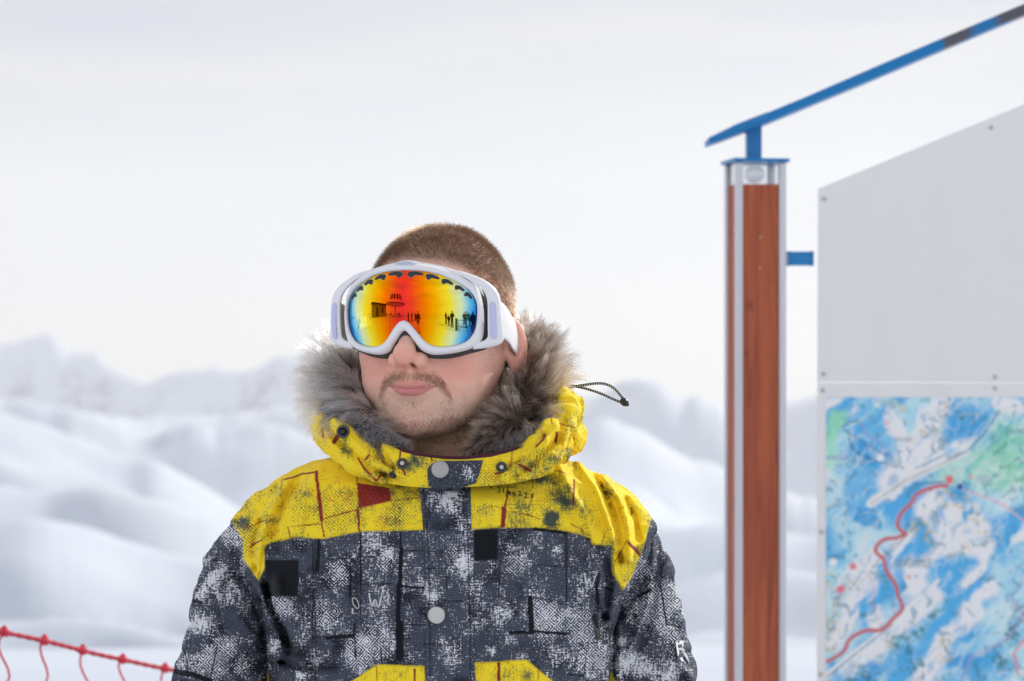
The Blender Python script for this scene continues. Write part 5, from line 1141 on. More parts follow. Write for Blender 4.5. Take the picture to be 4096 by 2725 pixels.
# ---------------------------------------------------------------- piste map board with its post
def s3(x, y, d=1.4): return px3(x, y, d)
def m7(u, v): return ((3250+u/2.4125)*.5754, (1500+v/2.4125)*.5754)
def m8(u, v): return ((3250+u/2.508)*.5754, (2100+v/2.508)*.5754)
def build_sign():
    R0 = empty('information_board', tuple(s3(1737, 784)*np.array([1, 1, 0])), category='information board', label='tall piste map board with blank gable panel, brown post and blue steel roof bar')
    base = np.array(R0.location)
    alu = Mat('anodised_aluminium', rough=.35, color=(.66, .66, .69), metal=.35); o = alu.obj(); n = alu.noise(alu.scale(o, (60, 60, .6)), 4, 3); alu.col(alu.mix(n, (.60, .60, .64), (.76, .76, .79)))
    wood = Mat('red_brown_wood', rough=.55); o = wood.obj(); n = wood.noise(wood.scale(o, (55, 55, 3.0)), 1.2, 5, .6, dist=1.2); n2 = wood.noise(wood.scale(o, (12, 12, 8)), 1.5, 3)
    wood.col(wood.mix(wood.mr(n2, .66, .76), wood.ramp(n, (.30, (.27, .045, .020)), (.5, (.42, .090, .030)), (.72, (.52, .125, .040))), (.16, .03, .02))); wood.bump(n, .2, .001)
    blue = Mat('blue_paint', rough=.32, spec=.5); o = blue.obj(); n = blue.noise(blue.scale(o, (2.4, 1, 1.6)), 2.2, 3); blue.col(blue.mix(blue.mr(n, .52, .60), (.0, .195, .50), (.01, .22, .54)))
    bar_refl = Mat('blue_steel_painted_reflection', rough=.45, metal=.2); o = bar_refl.obj(); n = bar_refl.noise(bar_refl.scale(o, (3.2, 1, 1)), 2.6, 2); px_ = bar_refl.mr(bar_refl.sep(o)[0], .50, .85, -.16, .05); bar_refl.col(bar_refl.mix(bar_refl.mr(bar_refl.math('ADD', n, px_), .53, .58), (.0, .20, .50), (.10, .105, .13)))  # grey patches are reflections on the glossy blue bar, painted into its colour
    white = Mat('white_panel', rough=.35, color=(.71, .71, .715)); o = white.obj(); n = white.noise(white.scale(o, (5, 1, .7)), 2.2, 4); n2 = white.noise(o, 9, 4, .65); white.col(white.mix(white.mr(n2, .62, .74, 0, .10), white.mix(white.mr(n, .3, .7), (.862, .856, .842), (.88, .874, .86)), (.55, .54, .50))); white.rough(white.mr(n, .3, .7, .28, .45))
    glass = Mat('clear_plastic', rough=.12, color=(.92, .95, .98)); glass.b.inputs['Transmission Weight'].default_value = .85; glass.b.inputs['IOR'].default_value = 1.15
    W_ = .0865; al = math.radians(8.5); ca, sa = math.cos(al), math.sin(al)
    cx, cy = s3(1694, 784)[:2]                                   # near left corner of the post

    def rot_box(mb, u0, v0, z0, u1, v1, z1, bev=0.0):
        t = MB().box((u0, v0, z0), (u1, v1, z1), bev); V = t.V[0]; X = cx+V[:, 0]*ca-V[:, 1]*sa; Y = cy+V[:, 0]*sa+V[:, 1]*ca
        mb.add(np.stack([X, Y, V[:, 2]], 1), t.F); return mb
    ztop = EYE-(372-784)*S0*(1+1.4/2.6); zpan = EYE-(423-784)*S0*(1+1.4/2.6)
    def post(par, dx=0):
        P = empty('post', (0, 0, 0), par); P.location = tuple(-base+np.array([dx, 0, 0]))
        b = .0125
        for (u0, v0) in ((0, 0), (W_-b, 0), (0, W_-b), (W_-b, W_-b)): rot_box(MB(), u0, v0, 0.0, u0+b, v0+b, ztop, .003).build('corner_strip', alu.m, P)
        i = .005; zb = .03
        for (u0, v0, u1, v1) in ((b, i, W_-b, i+.012), (b, W_-i-.012, W_-b, W_-i), (i, b, i+.012, W_-b), (W_-i-.012, b, W_-i, W_-b)): rot_box(MB(), u0, v0, zb, u1, v1, zpan, .001).build('wood_panel', wood.m, P)
        for (u0, v0, u1, v1) in ((b, .006, W_-b, .009), (.006, b, .009, W_-b)): rot_box(MB(), u0, v0, zpan+.001, u1, v1, ztop-.001).build('clear_window', glass.m, P)
        rot_box(MB(), -.004, -.004, ztop, W_+.004, W_+.004, ztop+.006).build('cap_plate', blue.m, P)
        c = np.array([cx+W_*.48*ca-W_*.45*sa, cy+W_*.48*sa+W_*.45*ca, (zpan+ztop)/2])
        MB().lathe([(0, -.015), (.009, -.013), (.015, -.006), (.0165, .001), (.014, .009), (.008, .015), (0, .017)], c, (0, 0, 1), 24).build('lamp_globe', glass.m, P, True)
        rot_box(MB(), .02, .02, zpan-.004, W_-.02, W_-.02, zpan+.001).build('lamp_base', white.m, P)
        # small round studs on the front panel
        for (x, y) in ((1752, 546), (1750, 617)):
            c = s3(x, y); c = np.array([c[0], 0, c[2]]); u = (c[0]-cx)/ca; c[1] = cy+u*sa+i
            MB().lathe([(.0036, 0), (.0036, .0015), (.002, .0024), (0, .0025)], c, (-sa*-1, -ca, 0), 14).build('stud', Mat('copper_stud', rough=.4, color=(.55, .22, .10)).m, P, True)
        return P
    P1 = post(R0); P2 = post(R0, 1.20)
    # roof: blue stub on the cap, sloping bar
    k = S0*(1+1.4/2.6)
    def zx(x, y): return ((x-1178.5)*k, EYE-(y-784)*k)
    def prism(name, poly, y0, y1, mt, par=R0):
        ob = MB().prism([zx(*p) for p in poly], y0, y1).build(name, mt, par); ob.location = tuple(-base); return ob
    yb = cy+.03
    prism('roof_stub', [(1722, 292), (1727, 281), (1756, 272), (1756, 364), (1722, 364)], yb-.012, yb+.022, blue.m)
    top = [(1630, 319), (1660, 305), (1690, 290), (1725, 276), (1765, 261), (1850, 226), (2000, 161), (2150, 97), (2357, 10), (2560, -78)]
    botm = [(2560, -52), (2357, 35), (2150, 122), (2000, 186), (1850, 248), (1765, 283), (1722, 299), (1685, 313), (1655, 324), (1631, 332)]
    prism('roof_bar', top+botm, yb-.045, yb+.045, bar_refl.m)
    prism('roof_bar_end', [(1629, 319), (1660, 304), (1690, 289), (1725, 275), (1765, 260), (1765, 276), (1725, 288), (1690, 302), (1660, 315), (1630, 330)], yb-.047, yb-.0455, blue.m)
    prism('side_bracket', [(1817, 578), (1876, 578), (1876, 610), (1817, 610)], yb-.01, yb+.02, blue.m)
    prism('side_bracket', [(1817, 1700), (1876, 1700), (1876, 1732), (1817, 1732)], yb-.01, yb+.02, blue.m)
    for x in (1819, 1874): prism('bracket_flange', [(x-2.5, 577), (x+2.5, 577), (x+2.5, 611), (x-2.5, 611)], yb-.012, yb+.022, blue.m)
    # two stacked panels
    yf = 1.4; th = .006
    up = MB().prism([zx(*p) for p in [(1882, 879.5), (1884, 434), (2560, 157), (3240, 434), (3242, 879.5)]], yf, yf+th).build('gable_panel', white.m, R0); up.location = tuple(-base)
    lo = MB().prism([zx(*p) for p in [(1880, 2420), (1882, 881.5), (3242, 881.5), (3242, 2420)]], yf-.0005, yf+th).build('map_panel', white.m, R0); lo.location = tuple(-base)
    for y in (900, 1600, 2380, 520):
        rail = MB(); rail.box((zx(1884, y)[0]+.004, yf+th+.0002, zx(1880, y)[1]-.03), (zx(3238, y)[0], yf+th+.03, zx(1880, y)[1]))
        ra = rail.build('back_rail', alu.m, R0); ra.location = tuple(-base)
    scr = Mat('screw_head', rough=.4, metal=.6, color=(.55, .54, .53))
    for x, y in ((1897, 458), (2281, 294), (1896, 861), (1894, 899), (2290, 868), (2290, 894), (1891, 1225), (1889, 1552), (2285, 1640), (2660, 899)):
        X, Z = zx(x, y); par = up if y < 880 else lo
        MB().lathe([(.0037, 0), (.0035, .0012), (.0018, .0018), (0, .0018)], (X, yf-.0005, Z), (0, -1, 0), 14).build('screw', scr.m, par, True)
    # printed map
    xs = np.concatenate([np.arange(1901, 2480, 2.4), np.arange(2480, 3215, 12)]); ys = np.concatenate([np.arange(915, 1680, 2.4), np.arange(1680, 2390, 12)])
    X, Y = np.meshgrid(xs, ys, indexing='ij'); q = np.c_[X.ravel(), Y.ravel()]; n = len(q)
    def A(c): return np.array([min(.93, 1.38*(v/255)**2.2) for v in c])
    wx = q+np.stack([fbm(q, 1/45., 3, 1)-.5, fbm(q, 1/45., 3, 2)-.5], 1)*50
    rotq = np.stack([wx[:, 0]*.82+wx[:, 1]*.57, (-wx[:, 0]*.57+wx[:, 1]*.82)*.35], 1)   # brush strokes run up to the right
    rotq = np.stack([(wx[:, 0]+wx[:, 1]*0.75)*1.0, (wx[:, 0]*0.75-wx[:, 1])*.30], 1)
    b1 = fbm(rotq, 1/60., 4, 11, .55); b2 = fbm(wx, 1/110., 3, 12)
    col = A((78, 160, 208))+(A((165, 205, 226))-A((78, 160, 208)))*sstep(.38, .62, .6*b2+.4*b1)[:, None]
    col = col+(A((30, 138, 196))-col)*sstep(.60, .72, fbm(wx, 1/80., 3, 14))[:, None]*.8
    def over(mask, c, a=1.0):
        nonlocal col
        m_ = (np.clip(mask, 0, 1)*a)[:, None]; col = col+(A(c)-col)*m_
    def blob(pts, w, soft=1.0):
        M = np.zeros(n)
        for a, b in zip(pts[:-1], pts[1:]):
            d, _ = segd(wx*.6+q*.4, a, b); M = np.maximum(M, sstep(w*1.15, w*.45, d))
        return M
    snow = np.maximum.reduce([blob([m7(620, 240), m7(760, 440), m7(850, 580)], 22), blob([m7(1270, 240), m7(1130, 480), m7(900, 800), m7(720, 1040)], 34), blob([m7(1050, 640), m7(1200, 700), m7(1000, 900), m7(780, 1100)], 34), blob([m7(1380, 660), m7(1560, 620)], 14),
        blob([m7(1180, 1180), m7(1100, 1330), m7(1180, 1450)], 34), blob([m7(1360, 1300), m7(1400, 1560)], 30), blob([m7(1560, 1300), m7(1620, 1480), m8(1350, 180), m8(1200, 300)], 26), blob([m8(1300, 260), m8(1480, 220), m8(1740, 200), m8(1700, 400), m8(1560, 570)], 20), blob([m8(1330, 60), m8(1180, 320), m8(1010, 640)], 24),
        blob([m8(920, 180), m8(900, 480), m8(1000, 560)], 42), blob([m8(640, 320), m8(470, 440), m8(400, 620)], 26), blob([m8(420, 640), m8(360, 900), m8(200, 1150)], 30), blob([m8(560, 500), m8(600, 760), m8(640, 980)], 26), blob([m8(1200, 690), m8(900, 980), m8(560, 1280), m8(160, 1560)], 24), blob([m8(1850, 640), m8(1640, 740), m8(1690, 880)], 16), blob([m8(1590, 880), m8(1330, 1130), m8(1220, 1400), m8(1080, 1560)], 32), blob([m7(1800, 260), m7(1960, 330)], 24), blob([m7(150, 330), m7(330, 290)], 30), blob([m8(2100, 0), m8(2060, 120)], 18)])
    snow = snow*sstep(.40, .60, b1+.16*snow); over(snow, (226, 230, 230))
    over(sstep(.60, .70, b1)*sstep(.52, .62, b2), (222, 230, 234), .7)
    g = soft_poly(q, [m7(*p) for p in [(1100, 1000), (1300, 890), (1480, 800), (1640, 640), (1800, 380), (1900, 400), (2060, 470), (2600, 500), (2600, 1150), (2041, 1110), (1700, 1110), (1450, 1060)]], 22); over(g*(.7+.3*b2), (150, 203, 176)); over(g*sstep(.5, .65, b1), (185, 212, 204), .8); over(g*sstep(.55, .65, fbm(wx, 1/30., 3, 18)), (105, 185, 150), .5)
    over(blob([m7(280, 380), m7(160, 560)], 20), (140, 203, 160), .85); over(blob([m7(190, 560), m7(190, 840)], 14), (150, 210, 175), .75)
    over(soft_poly(q, [m7(*p) for p in [(1330, 290), (1560, 260), (1730, 380), (1660, 560), (1560, 620), (1280, 600)]], 16), (58, 145, 200), .8)
    # rocks in ochre and dark green
    rk = fbm(q, 1/9., 3, 19); rk2 = fbm(q, 1/7., 3, 23)
    rocks = np.maximum.reduce([blob([m7(720, 260), m7(850, 330)], 20), blob([m7(1290, 300), m7(1200, 460), m7(1190, 560)], 16), blob([m7(960, 620), m7(1100, 560)], 14), blob([m7(1280, 1150), m7(1260, 1240)], 18), blob([m7(1400, 1180), m7(1560, 1300), m7(1640, 1450), m8(1790, 150)], 24), blob([m7(1000, 1460), m8(1120, 90)], 26), blob([m8(520, 460), m8(440, 600)], 18), blob([m8(1330, 1150), m8(1350, 1330)], 20), blob([m8(1400, 300), m8(1560, 230)], 14), blob([m8(160, 560), m8(250, 620), m8(150, 900), m8(170, 1200)], 22), blob([m8(740, 1130), m8(850, 1190)], 18), blob([m8(760, 1200), m8(900, 1180)], 16)])
    over(rocks*sstep(.54, .64, rk), (190, 170, 120), .6); over(rocks*sstep(.56, .66, rk2), (85, 118, 130), .35)
    dg = np.maximum.reduce([blob([m8(1010, 1010), m8(1080, 1060)], 20), blob([m8(900, 1190), m8(1060, 1450)], 30), blob([m8(1880, 1260), m8(1900, 1350)], 20), blob([m8(2080, 920), m8(2000, 1100)], 24), blob([m8(1210, 880), m8(1190, 900)], 12), blob([m8(620, 1540), m8(400, 1560)], 24), blob([m7(1480, 420), m7(1480, 440)], 18)])
    over(dg*sstep(.40, .62, rk), (56, 108, 122), .8); over(fbm(wx, 1/16., 3, 29) > .70, (70, 128, 150), .55)
    def line(pts, w, c, a=1.0, j=0.4):
        qq = q*(1-j)+wx*j if j else q; M = np.zeros(n)
        for p0, p1 in zip(pts[:-1], pts[1:]):
            d, _ = segd(qq, p0, p1); M = np.maximum(M, sstep(w*.5+1.5, w*.5-1.5, d))
        over(M, c, a)
    line([m7(560, 1240), m7(900, 1010), m7(1480, 740)], 20, (225, 228, 226), 1, 0); line([m7(570, 1240), m7(900, 1020), m7(1480, 750)], 7, (170, 172, 168), .8, 0); line([m7(1300, 800), m7(1500, 730), m7(1650, 570), m7(1800, 350)], 6, (60, 115, 150), .7, 0); line([m7(1000, 900), m7(1300, 760)], 4, (90, 130, 150), .7, 0)
    line([m7(300, 530), m7(640, 740), m7(770, 800)], 4, (60, 110, 145), .7, 0); line([m7(350, 560), m7(370, 690), m7(450, 770), m7(700, 860), m7(760, 800)], 5, (40, 105, 145), .8, 0); line([m7(290, 500), m7(350, 460), m7(440, 440)], 5, (60, 100, 130), .7, 0); line([m7(480, 460), m7(500, 560), m7(640, 640), m7(760, 800)], 5, (140, 140, 180), .7, 0)
    line([m8(1050, 0), m8(720, 330)], 3, (80, 100, 110), .8, 0); line([m8(980, 0), m8(600, 430)], 3, (90, 110, 120), .7, 0)
    line([m8(140, 1500), m8(700, 1060), m8(1260, 560)], 10, (224, 226, 224), .9, 0); line([m8(150, 1520), m8(560, 1190), m8(800, 1000)], 3.5, (70, 110, 140), .8, 0)
    line([m8(1470, 260), m8(1480, 880)], 3, (60, 130, 175), .6, 0)
    line([m7(1450, 1110), m7(1700, 1190), m7(1850, 1260), m7(2060, 1430), m7(2400, 1560)], 5, (205, 160, 170), .8, 0); line([m8(2110, 560), m8(2000, 720), m8(2120, 900), m8(1960, 1130), m8(1800, 1230), m8(1600, 1320), m8(1500, 1560)], 5, (160, 140, 180), .7, .1); line([m8(2140, 1130), m8(2020, 1290), m8(2060, 1500)], 7, (205, 120, 125), .8, .1)
    line([m8(540, 480), m8(620, 620), m8(600, 800), m8(680, 1000)], 3, (205, 140, 150), .5, .1)
    rl = 1-2*np.abs(fbm(rotq, 1/22., 4, 41, .6)-.5); over(sstep(.86, .97, rl)*sstep(.35, .5, b1), (225, 234, 238), .40); over(sstep(.30, .62, 1-rl), (60, 140, 185), .45)
    red = [m7(1300, 1070), m7(1180, 1080), m7(1010, 1150), m7(950, 1240), m7(860, 1330), m7(815, 1440), m7(870, 1520), m8(930, 90), m8(830, 130), m8(710, 150), m8(630, 255), m8(715, 350), m8(735, 450), m8(830, 600), m8(860, 720), m8(905, 835), m8(800, 950), m8(690, 1050), m8(520, 1065), m8(370, 1150), m8(310, 1270), m8(140, 1375)]
    red = [tuple(p) for p in spline(red, 70)]; line(red, 9.0, (190, 105, 110), 1, .05); line(red, 3.0, (150, 70, 80), .45, .05)
    line([m7(990, 1050), m7(1260, 1035)], 4, (60, 90, 140), .7, 0)
    for c, r, cc in ((m7(1322, 1010), 9, (222, 105, 110)), (m7(1420, 1078), 6.5, (60, 62, 140)), (m7(1530, 980), 5, (220, 150, 155)), (m8(405, 415), 8, (225, 120, 130)), (m8(280, 645), 9, (225, 110, 125)), (m7(655, 800), 9, (236, 238, 238)), (m7(722, 462), 6, (220, 175, 175)), (m8(965, 520), 6, (215, 170, 170)), (m8(205, 370), 10, (235, 235, 238))):
        over(sstep(r+2, r-2, np.hypot(*(q-np.array(c)).T)), cc)
    # place names: rows of small dark strokes
    rr = np.random.default_rng(5)
    for (a, b, c) in ((m7(130, 800), m7(420, 800), (30, 80, 160)), (m7(780, 620), m7(930, 625), (40, 60, 90)), (m7(1790, 890), m7(1910, 885), (60, 110, 100)), (m8(820, 360), m8(1200, 365), (70, 95, 110)), (m8(840, 405), m8(1180, 410), (80, 100, 115)), (m8(150, 320), m8(320, 320), (40, 70, 110)), (m7(135, 1110), m7(200, 1110), (60, 90, 120)), (m8(470, 900), m8(540, 905), (50, 60, 70)), (m8(1650, 540), m8(1840, 530), (50, 95, 120)), (m7(1740, 770), m7(1880, 660), (60, 120, 110)), (m7(1890, 540), m7(2060, 545), (40, 110, 150)), (m8(200, 800), m8(350, 805), (60, 80, 95)), (m7(1960, 1010), m7(2100, 1010), (80, 120, 110)), (m7(1900, 1280), m7(2060, 1340), (70, 100, 130))):
        a = np.array(a); b = np.array(b); L_ = np.linalg.norm(b-a); m_ = max(3, int(L_/6.5))
        for k_ in range(m_):
            p = a+(b-a)*(k_+.5)/m_; line([tuple(p+np.array([0, -4])), tuple(p+np.array([rr.uniform(-1, 2.5), 4]))], 2.6, c, .8, 0)
    Vm = np.stack([(q[:, 0]-1178.5)*k, np.full(n, yf-.0012), EYE-(q[:, 1]-784)*k], 1)
    mp = Mat('printed_map', rough=.3, spec=.4); mp.col(mp.attr('print', 'Color'))
    mo = mesh_obj('piste_map', Vm, grid_faces(len(xs), len(ys)), mp.m, R0, attrs={'print': np.c_[col, np.ones(n)]}); mo.location = tuple(-base)
build_sign()
# ---------------------------------------------------------------- red safety netting
def build_net():
    red = Mat('red_rope', rough=.75); u = red.attr('along'); w = red.math('SINE', red.math('MULTIPLY', u, 9.0)); red.col(red.mix(red.mr(w, -1, 1), (.52, .02, .045), (.74, .05, .09))); red.bump(w, .6, .001)
    thin = Mat('red_twine', rough=.8, color=(.70, .06, .10)); pole = Mat('pole_plastic', rough=.5, color=(.55, .07, .05))
    def pt(x, y, d): return px3(x, y, d)
    rope = [(-420, 1330, .62), (-150, 1412, .85), (0, 1453, 1.0), (15, 1457, 1.01), (113, 1478, 1.1), (206, 1502, 1.2), (293, 1521, 1.28), (383, 1540, 1.36), (470, 1553, 1.44), (560, 1562, 1.52), (660, 1566, 1.6), (760, 1566, 1.7), (900, 1560, 1.8), (1000, 1552, 1.9)]
    N0 = empty('safety_net', tuple(pt(-420, 784, .62)*np.array([1, 1, 0])), category='safety net', label='red rope safety net sagging across the snow at lower left')
    off = -np.array(N0.location); C = spline([pt(*p) for p in rope], 500)
    r = .0035*(1+.12*np.sin(np.arange(500)*.9)); mb = MB().tube(C, r, 10); V = np.vstack(mb.V)
    o = mesh_obj('top_rope', V, mb.F, red.m, N0, attrs={'along': np.repeat(np.arange(500)*1.3, 10)}); o.location = tuple(off)
    dx = np.linalg.norm(np.diff(C, axis=0), axis=1).sum(); s = np.r_[0, np.cumsum(np.linalg.norm(np.diff(C, axis=0), axis=1))]
    kx = [15, 113, 206, 293, 383]; kn = []
    px_ = to_px(C)[:, 0]; i15 = np.argmin(np.abs(px_-15)); i113 = np.argmin(np.abs(px_-113)); pitch = s[i113]-s[i15]
    idx = [np.argmin(np.abs(s-v)) for v in np.arange(s[i15]-6*pitch, s[-1]-.01, pitch*.985) if v > 0.01]
    rng = np.random.default_rng(3); rows = 15; cell = .068; grid = []
    for j, i in enumerate(idx):
        T = C[min(i+3, 499)]-C[i-3]; T /= np.linalg.norm(T); c = C[i]
        mb = MB(); mb.lathe([(.0034, -.011), (.0060, -.007), (.0072, -.001), (.0062, .005), (.0034, .010)], c, T, 12); mb.lathe([(.002, -.004), (.0052, -.001), (.0048, .005), (.001, .009)], c+np.array([0, 0, .002]), (0, 0, 1), 10)
        o = mb.build('knot', red.m, N0, True); o.location = tuple(off)
        col = [c]; x = 0.0
        for k in range(1, rows):
            g = 0 if k == 0 else 1
            x = (.010*math.sin(j*2.1+k*1.3)+rng.uniform(-.006, .006)); col.append(c+T*(x+.014*sstep(0, 3, k))+np.array([0, rng.uniform(-.006, .006), -(cell*k)*(c[2]-.04)/(cell*(rows-1))*1.0]))
        grid.append(col)
        P = []
        for k in range(rows-1):
            a, b = col[k], col[k+1]; 
            for t in np.linspace(0, 1, 8, endpoint=False):
                sag = .011*math.sin(t*math.pi*2+(j%2)*.7)*((-1)**k if k else -1); P.append(a*(1-t)+b*t+T*sag)
        P.append(col[-1]); o = MB().tube(spline(P, 110), .0018, 6).build('net_cord', thin.m, N0, True); o.location = tuple(off)
    for k in range(1, rows):
        P = []
        for j in range(len(grid)-1):
            a, b = grid[j][k], grid[j+1][k]
            for t in (0, .25, .5, .75): P.append(a*(1-t)+b*t+np.array([0, 0, -.011*math.sin(t*math.pi)]))
        P.append(grid[-1][k]); o = MB().tube(spline(P, 200), .0018, 6).build('net_cord', thin.m, N0, True); o.location = tuple(off)
        kb = MB()
        for j in range(len(grid)): kb.lathe([(.001, -.004), (.0038, -.002), (.0042, .001), (.001, .004)], grid[j][k], (1, 0, 0), 8)
        o = kb.build('twine_knots', thin.m, N0, True, kind='stuff'); o.location = tuple(off)
    for c in (C[0], C[-1]):
        o = MB().tube([c*np.array([1, 1, 0]), c+np.array([0, 0, .12])], .016, 16).build('net_pole', pole.m, N0, True); o.location = tuple(off)
build_net()
# ---------------------------------------------------------------- the ski area behind the photographer (it shows in the mirrored lens)
def ground(x, y): return float(height(np.array([float(x)]), np.array([float(y)]))[0])
def cloth(name, c):
    m = Mat(name, rough=.75, color=c, spec=.3); o = m.obj(); m.bump(m.noise(o, 30, 3), .3, .01); return m.m
FIG = {}
def figure_meshes(pose):
    """one standing skier, metres, feet at the origin, facing -y"""
    arm = {'idle': [(.19, 0, 1.40), (.25, .02, 1.12), (.22, -.08, .90)], 'photo': [(.19, 0, 1.40), (.25, -.12, 1.18), (.06, -.24, 1.56)], 'poles': [(.19, 0, 1.40), (.27, -.02, 1.14), (.30, -.25, 1.05)]}[pose]
    def body(P):
        f = ell(P, (0, -.005, 1.64), (.072, .092, .115)); f = smin(f, ell(P, (0, -.10, 1.63), (.012, .018, .02)), .01); f = smin(f, capsule(P, (0, 0, 1.56), (0, .01, 1.44), .052, .058), .02)
        f = smin(f, capsule(P, (0, 0, 1.36), (0, 0, 1.0), .12, .11), .05)
        for s in (-1, 1):
            A = [np.array([s*a[0], a[1], a[2]]) for a in arm]; f = smin(f, capsule(P, A[0], A[1], .045, .038), .03); f = smin(f, capsule(P, A[1], A[2], .038, .028), .01)
            d = A[2]-A[1]; d /= np.linalg.norm(d); f = smin(f, ell(P, A[2]+d*.05, (.026, .035, .045)), .01)
            f = smin(f, capsule(P, (s*.09, 0, .95), (s*.10, -.01, .5), .085, .06), .04); f = smin(f, capsule(P, (s*.10, -.01, .5), (s*.11, .02, .1), .055, .04), .02)
        return f
    def jacket(P):
        f = capsule(P, (0, 0, 1.34), (0, 0, .92), .165, .175); f = np.maximum(smin(f, capsule(P, (-.16, 0, 1.40), (.16, 0, 1.40), .075, .075), .05), .80-P[:, 2])
        for s in (-1, 1):
            A = [np.array([s*a[0], a[1], a[2]]) for a in arm]; f = smin(f, capsule(P, A[0], A[1], .078, .068), .04); f = smin(f, capsule(P, A[1], A[2], .066, .052), .02)
        f = np.maximum(f, P[:, 2]-1.53); return f-wrinkle(P, 2.5, 1)
    def legs(P):
        f = ell(P, (0, 0, .90), (.165, .12, .12))
        for s in (-1, 1): f = smin(f, capsule(P, (s*.085, 0, .86), (s*.11, -.02, .50), .098, .082), .03); f = smin(f, capsule(P, (s*.11, -.02, .50), (s*.12, .01, .14), .082, .085), .03)
        return np.maximum(f, .12-P[:, 2])
    def boot(s): return lambda P: np.maximum(smin(capsule(P, (s*.12, .01, .07), (s*.12, .02, .22), .06, .065), ell(P, (s*.12, -.07, .055), (.05, .14, .055)), .03), -P[:, 2])
    def hat(P): return np.maximum(ell(P, (0, .003, 1.655), (.086, .105, .125)), 1.66-P[:, 2]-0.15*(P[:, 1]))
    return {'body': (body, (-.4, -.4, .0), (.4, .25, 1.8), .022), 'jacket': (jacket, (-.42, -.42, .78), (.42, .3, 1.6), .026), 'ski_trousers': (legs, (-.3, -.25, .08), (.3, .25, 1.05), .026), 'boot': (boot(-1), (-.25, -.3, -.03), (-.01, .2, .33), .03), 'boot.001': (boot(1), (.01, -.3, -.03), (.25, .2, .33), .03), 'hat': (hat, (-.13, -.15, 1.6), (.13, .15, 1.82), .018)}
def person(x, y, face, pose, label, cols, scale=1.0, extra=None):
    if pose not in FIG: FIG[pose] = {k: solid(*v, 0) for k, v in figure_meshes(pose).items()}
    z = ground(x, y); P0 = empty('person', (x, y, z), category='person', label=label, group='people on the snow behind the photographer'); P0.rotation_euler[2] = math.radians(face); P0.scale = (scale,)*3
    for k, (V, Q) in FIG[pose].items():
        mesh_obj(k.split('.')[0], V, Q, cols[k.split('.')[0]], P0)
    if extra: extra(P0)
    return P0
def build_back():
    skin = cloth('face_skin', (.45, .27, .20)); c = {}
    def col(n, r, g, b):
        if n not in c: c[n] = cloth(n+'_cloth', (r, g, b))
        return c[n]
    K = dict(black=(.012, .012, .015), navy=(.015, .02, .05), grey=(.07, .07, .08), red=(.30, .02, .02), green=(.02, .12, .03), brown=(.08, .04, .02), teal=(.01, .09, .11), pink=(.45, .05, .12), purple=(.07, .02, .10))
    def C(j, t, h): return {'body': skin, 'jacket': col(j, *K[j]), 'ski_trousers': col(t, *K[t]), 'boot': col('black', *K['black']), 'hat': col(h, *K[h])}
    def skis(P0):
        m = cloth('ski_top', (.3, .04, .04))
        for s in (-1, 1): MB().box((s*.12-.04, -.85, .004), (s*.12+.04, .75, .02)).build('ski', m, P0)
    def polesx(P0):
        m = cloth('pole_grey', (.1, .1, .1))
        for s in (-1, 1): MB().tube([(s*.31, -.27, 1.12), (s*.42, -.32, .0)], .009, 6).build('ski_pole', m, P0)
    def both(P0): skis(P0); polesx(P0)
    def lens(P0): MB().lathe([(0, 0), (.05, 0), (.05, .16), (.042, .17), (0, .165)], (0, -.20, 1.60), (0, -1, 0), 16).build('camera', cloth('camera_black', (.01, .01, .01)), P0, True)
    person(-2.25, -5.75, 158, 'photo', 'photographer in brown jacket and light trousers holding a camera up', {'body': skin, 'jacket': col('brown', *K['brown']), 'ski_trousers': cloth('pale_cloth', (.42, .36, .28)), 'boot': col('black', *K['black']), 'hat': col('brown', *K['brown'])}, 1.02, lens)
    person(-7.3, -11.3, 20, 'idle', 'dark skier standing alone nearest to the chairlift pillar', C('black', 'black', 'black'), 1.03)
    person(-6.9, -12.8, 200, 'poles', 'skier in navy holding poles, middle one of the three by the piste', C('navy', 'black', 'grey'), .98, both)
    person(-6.6, -14.5, 120, 'idle', 'skier in grey jacket standing farthest of the three by the piste', C('grey', 'black', 'navy'), 1.0, skis)
    person(1.75, -11.7, 60, 'idle', 'person in rusty brown jacket beside a small child', C('brown', 'grey', 'brown'), 1.0)
    person(1.95, -10.0, 200, 'idle', 'small child in dark clothes between two adults', C('black', 'navy', 'black'), .80)
    person(2.25, -9.1, 170, 'photo', 'tall person in black with both arms raised to the face', C('black', 'black', 'navy'), 1.04)
    person(5.1, -11.3, 40, 'idle', 'skier in red jacket at the left of the far group', C('red', 'grey', 'black'), 1.0, skis)
    person(4.25, -8.8, 300, 'poles', 'skier in green jacket leaning on two poles', C('green', 'green', 'black'), 1.02, both)
    person(8.0, -15.2, 10, 'idle', 'skier in teal jacket farther up the slope', C('teal', 'black', 'teal'), 1.0)
    person(5.2, -9.6, 80, 'idle', 'child in pink jacket on skis beside the green skier', C('pink', 'pink', 'purple'), .72, skis)
    person(11.5, -19.5, 0, 'idle', 'distant skier in purple jacket on the upper slope', C('purple', 'black', 'purple'), 1.0)
    person(14.0, -23.0, 0, 'poles', 'distant skier in black jacket with poles on the upper slope', C('black', 'grey', 'red'), 1.0, both)
    person(4.1, -6.9, 220, 'idle', 'person in black walking away at the right edge of the piste', C('black', 'black', 'black'), 1.0)
    # stone hut with a shallow snow covered roof
    gx = -33; H = empty('stone_hut', (gx, -12, ground(gx, -12)), category='hut', label='stone hut with dark door and window under a snow covered roof'); z0 = H.location.z
    stone = Mat('hut_stone', rough=.9); o = stone.obj(); n = stone.noise(o, 1.1, 4); v = stone.N.new('ShaderNodeTexVoronoi'); v.inputs['Scale'].default_value = 1.5; stone.L.new(stone.scale(o, (1, 1, 2.2)), v.inputs['Vector'])
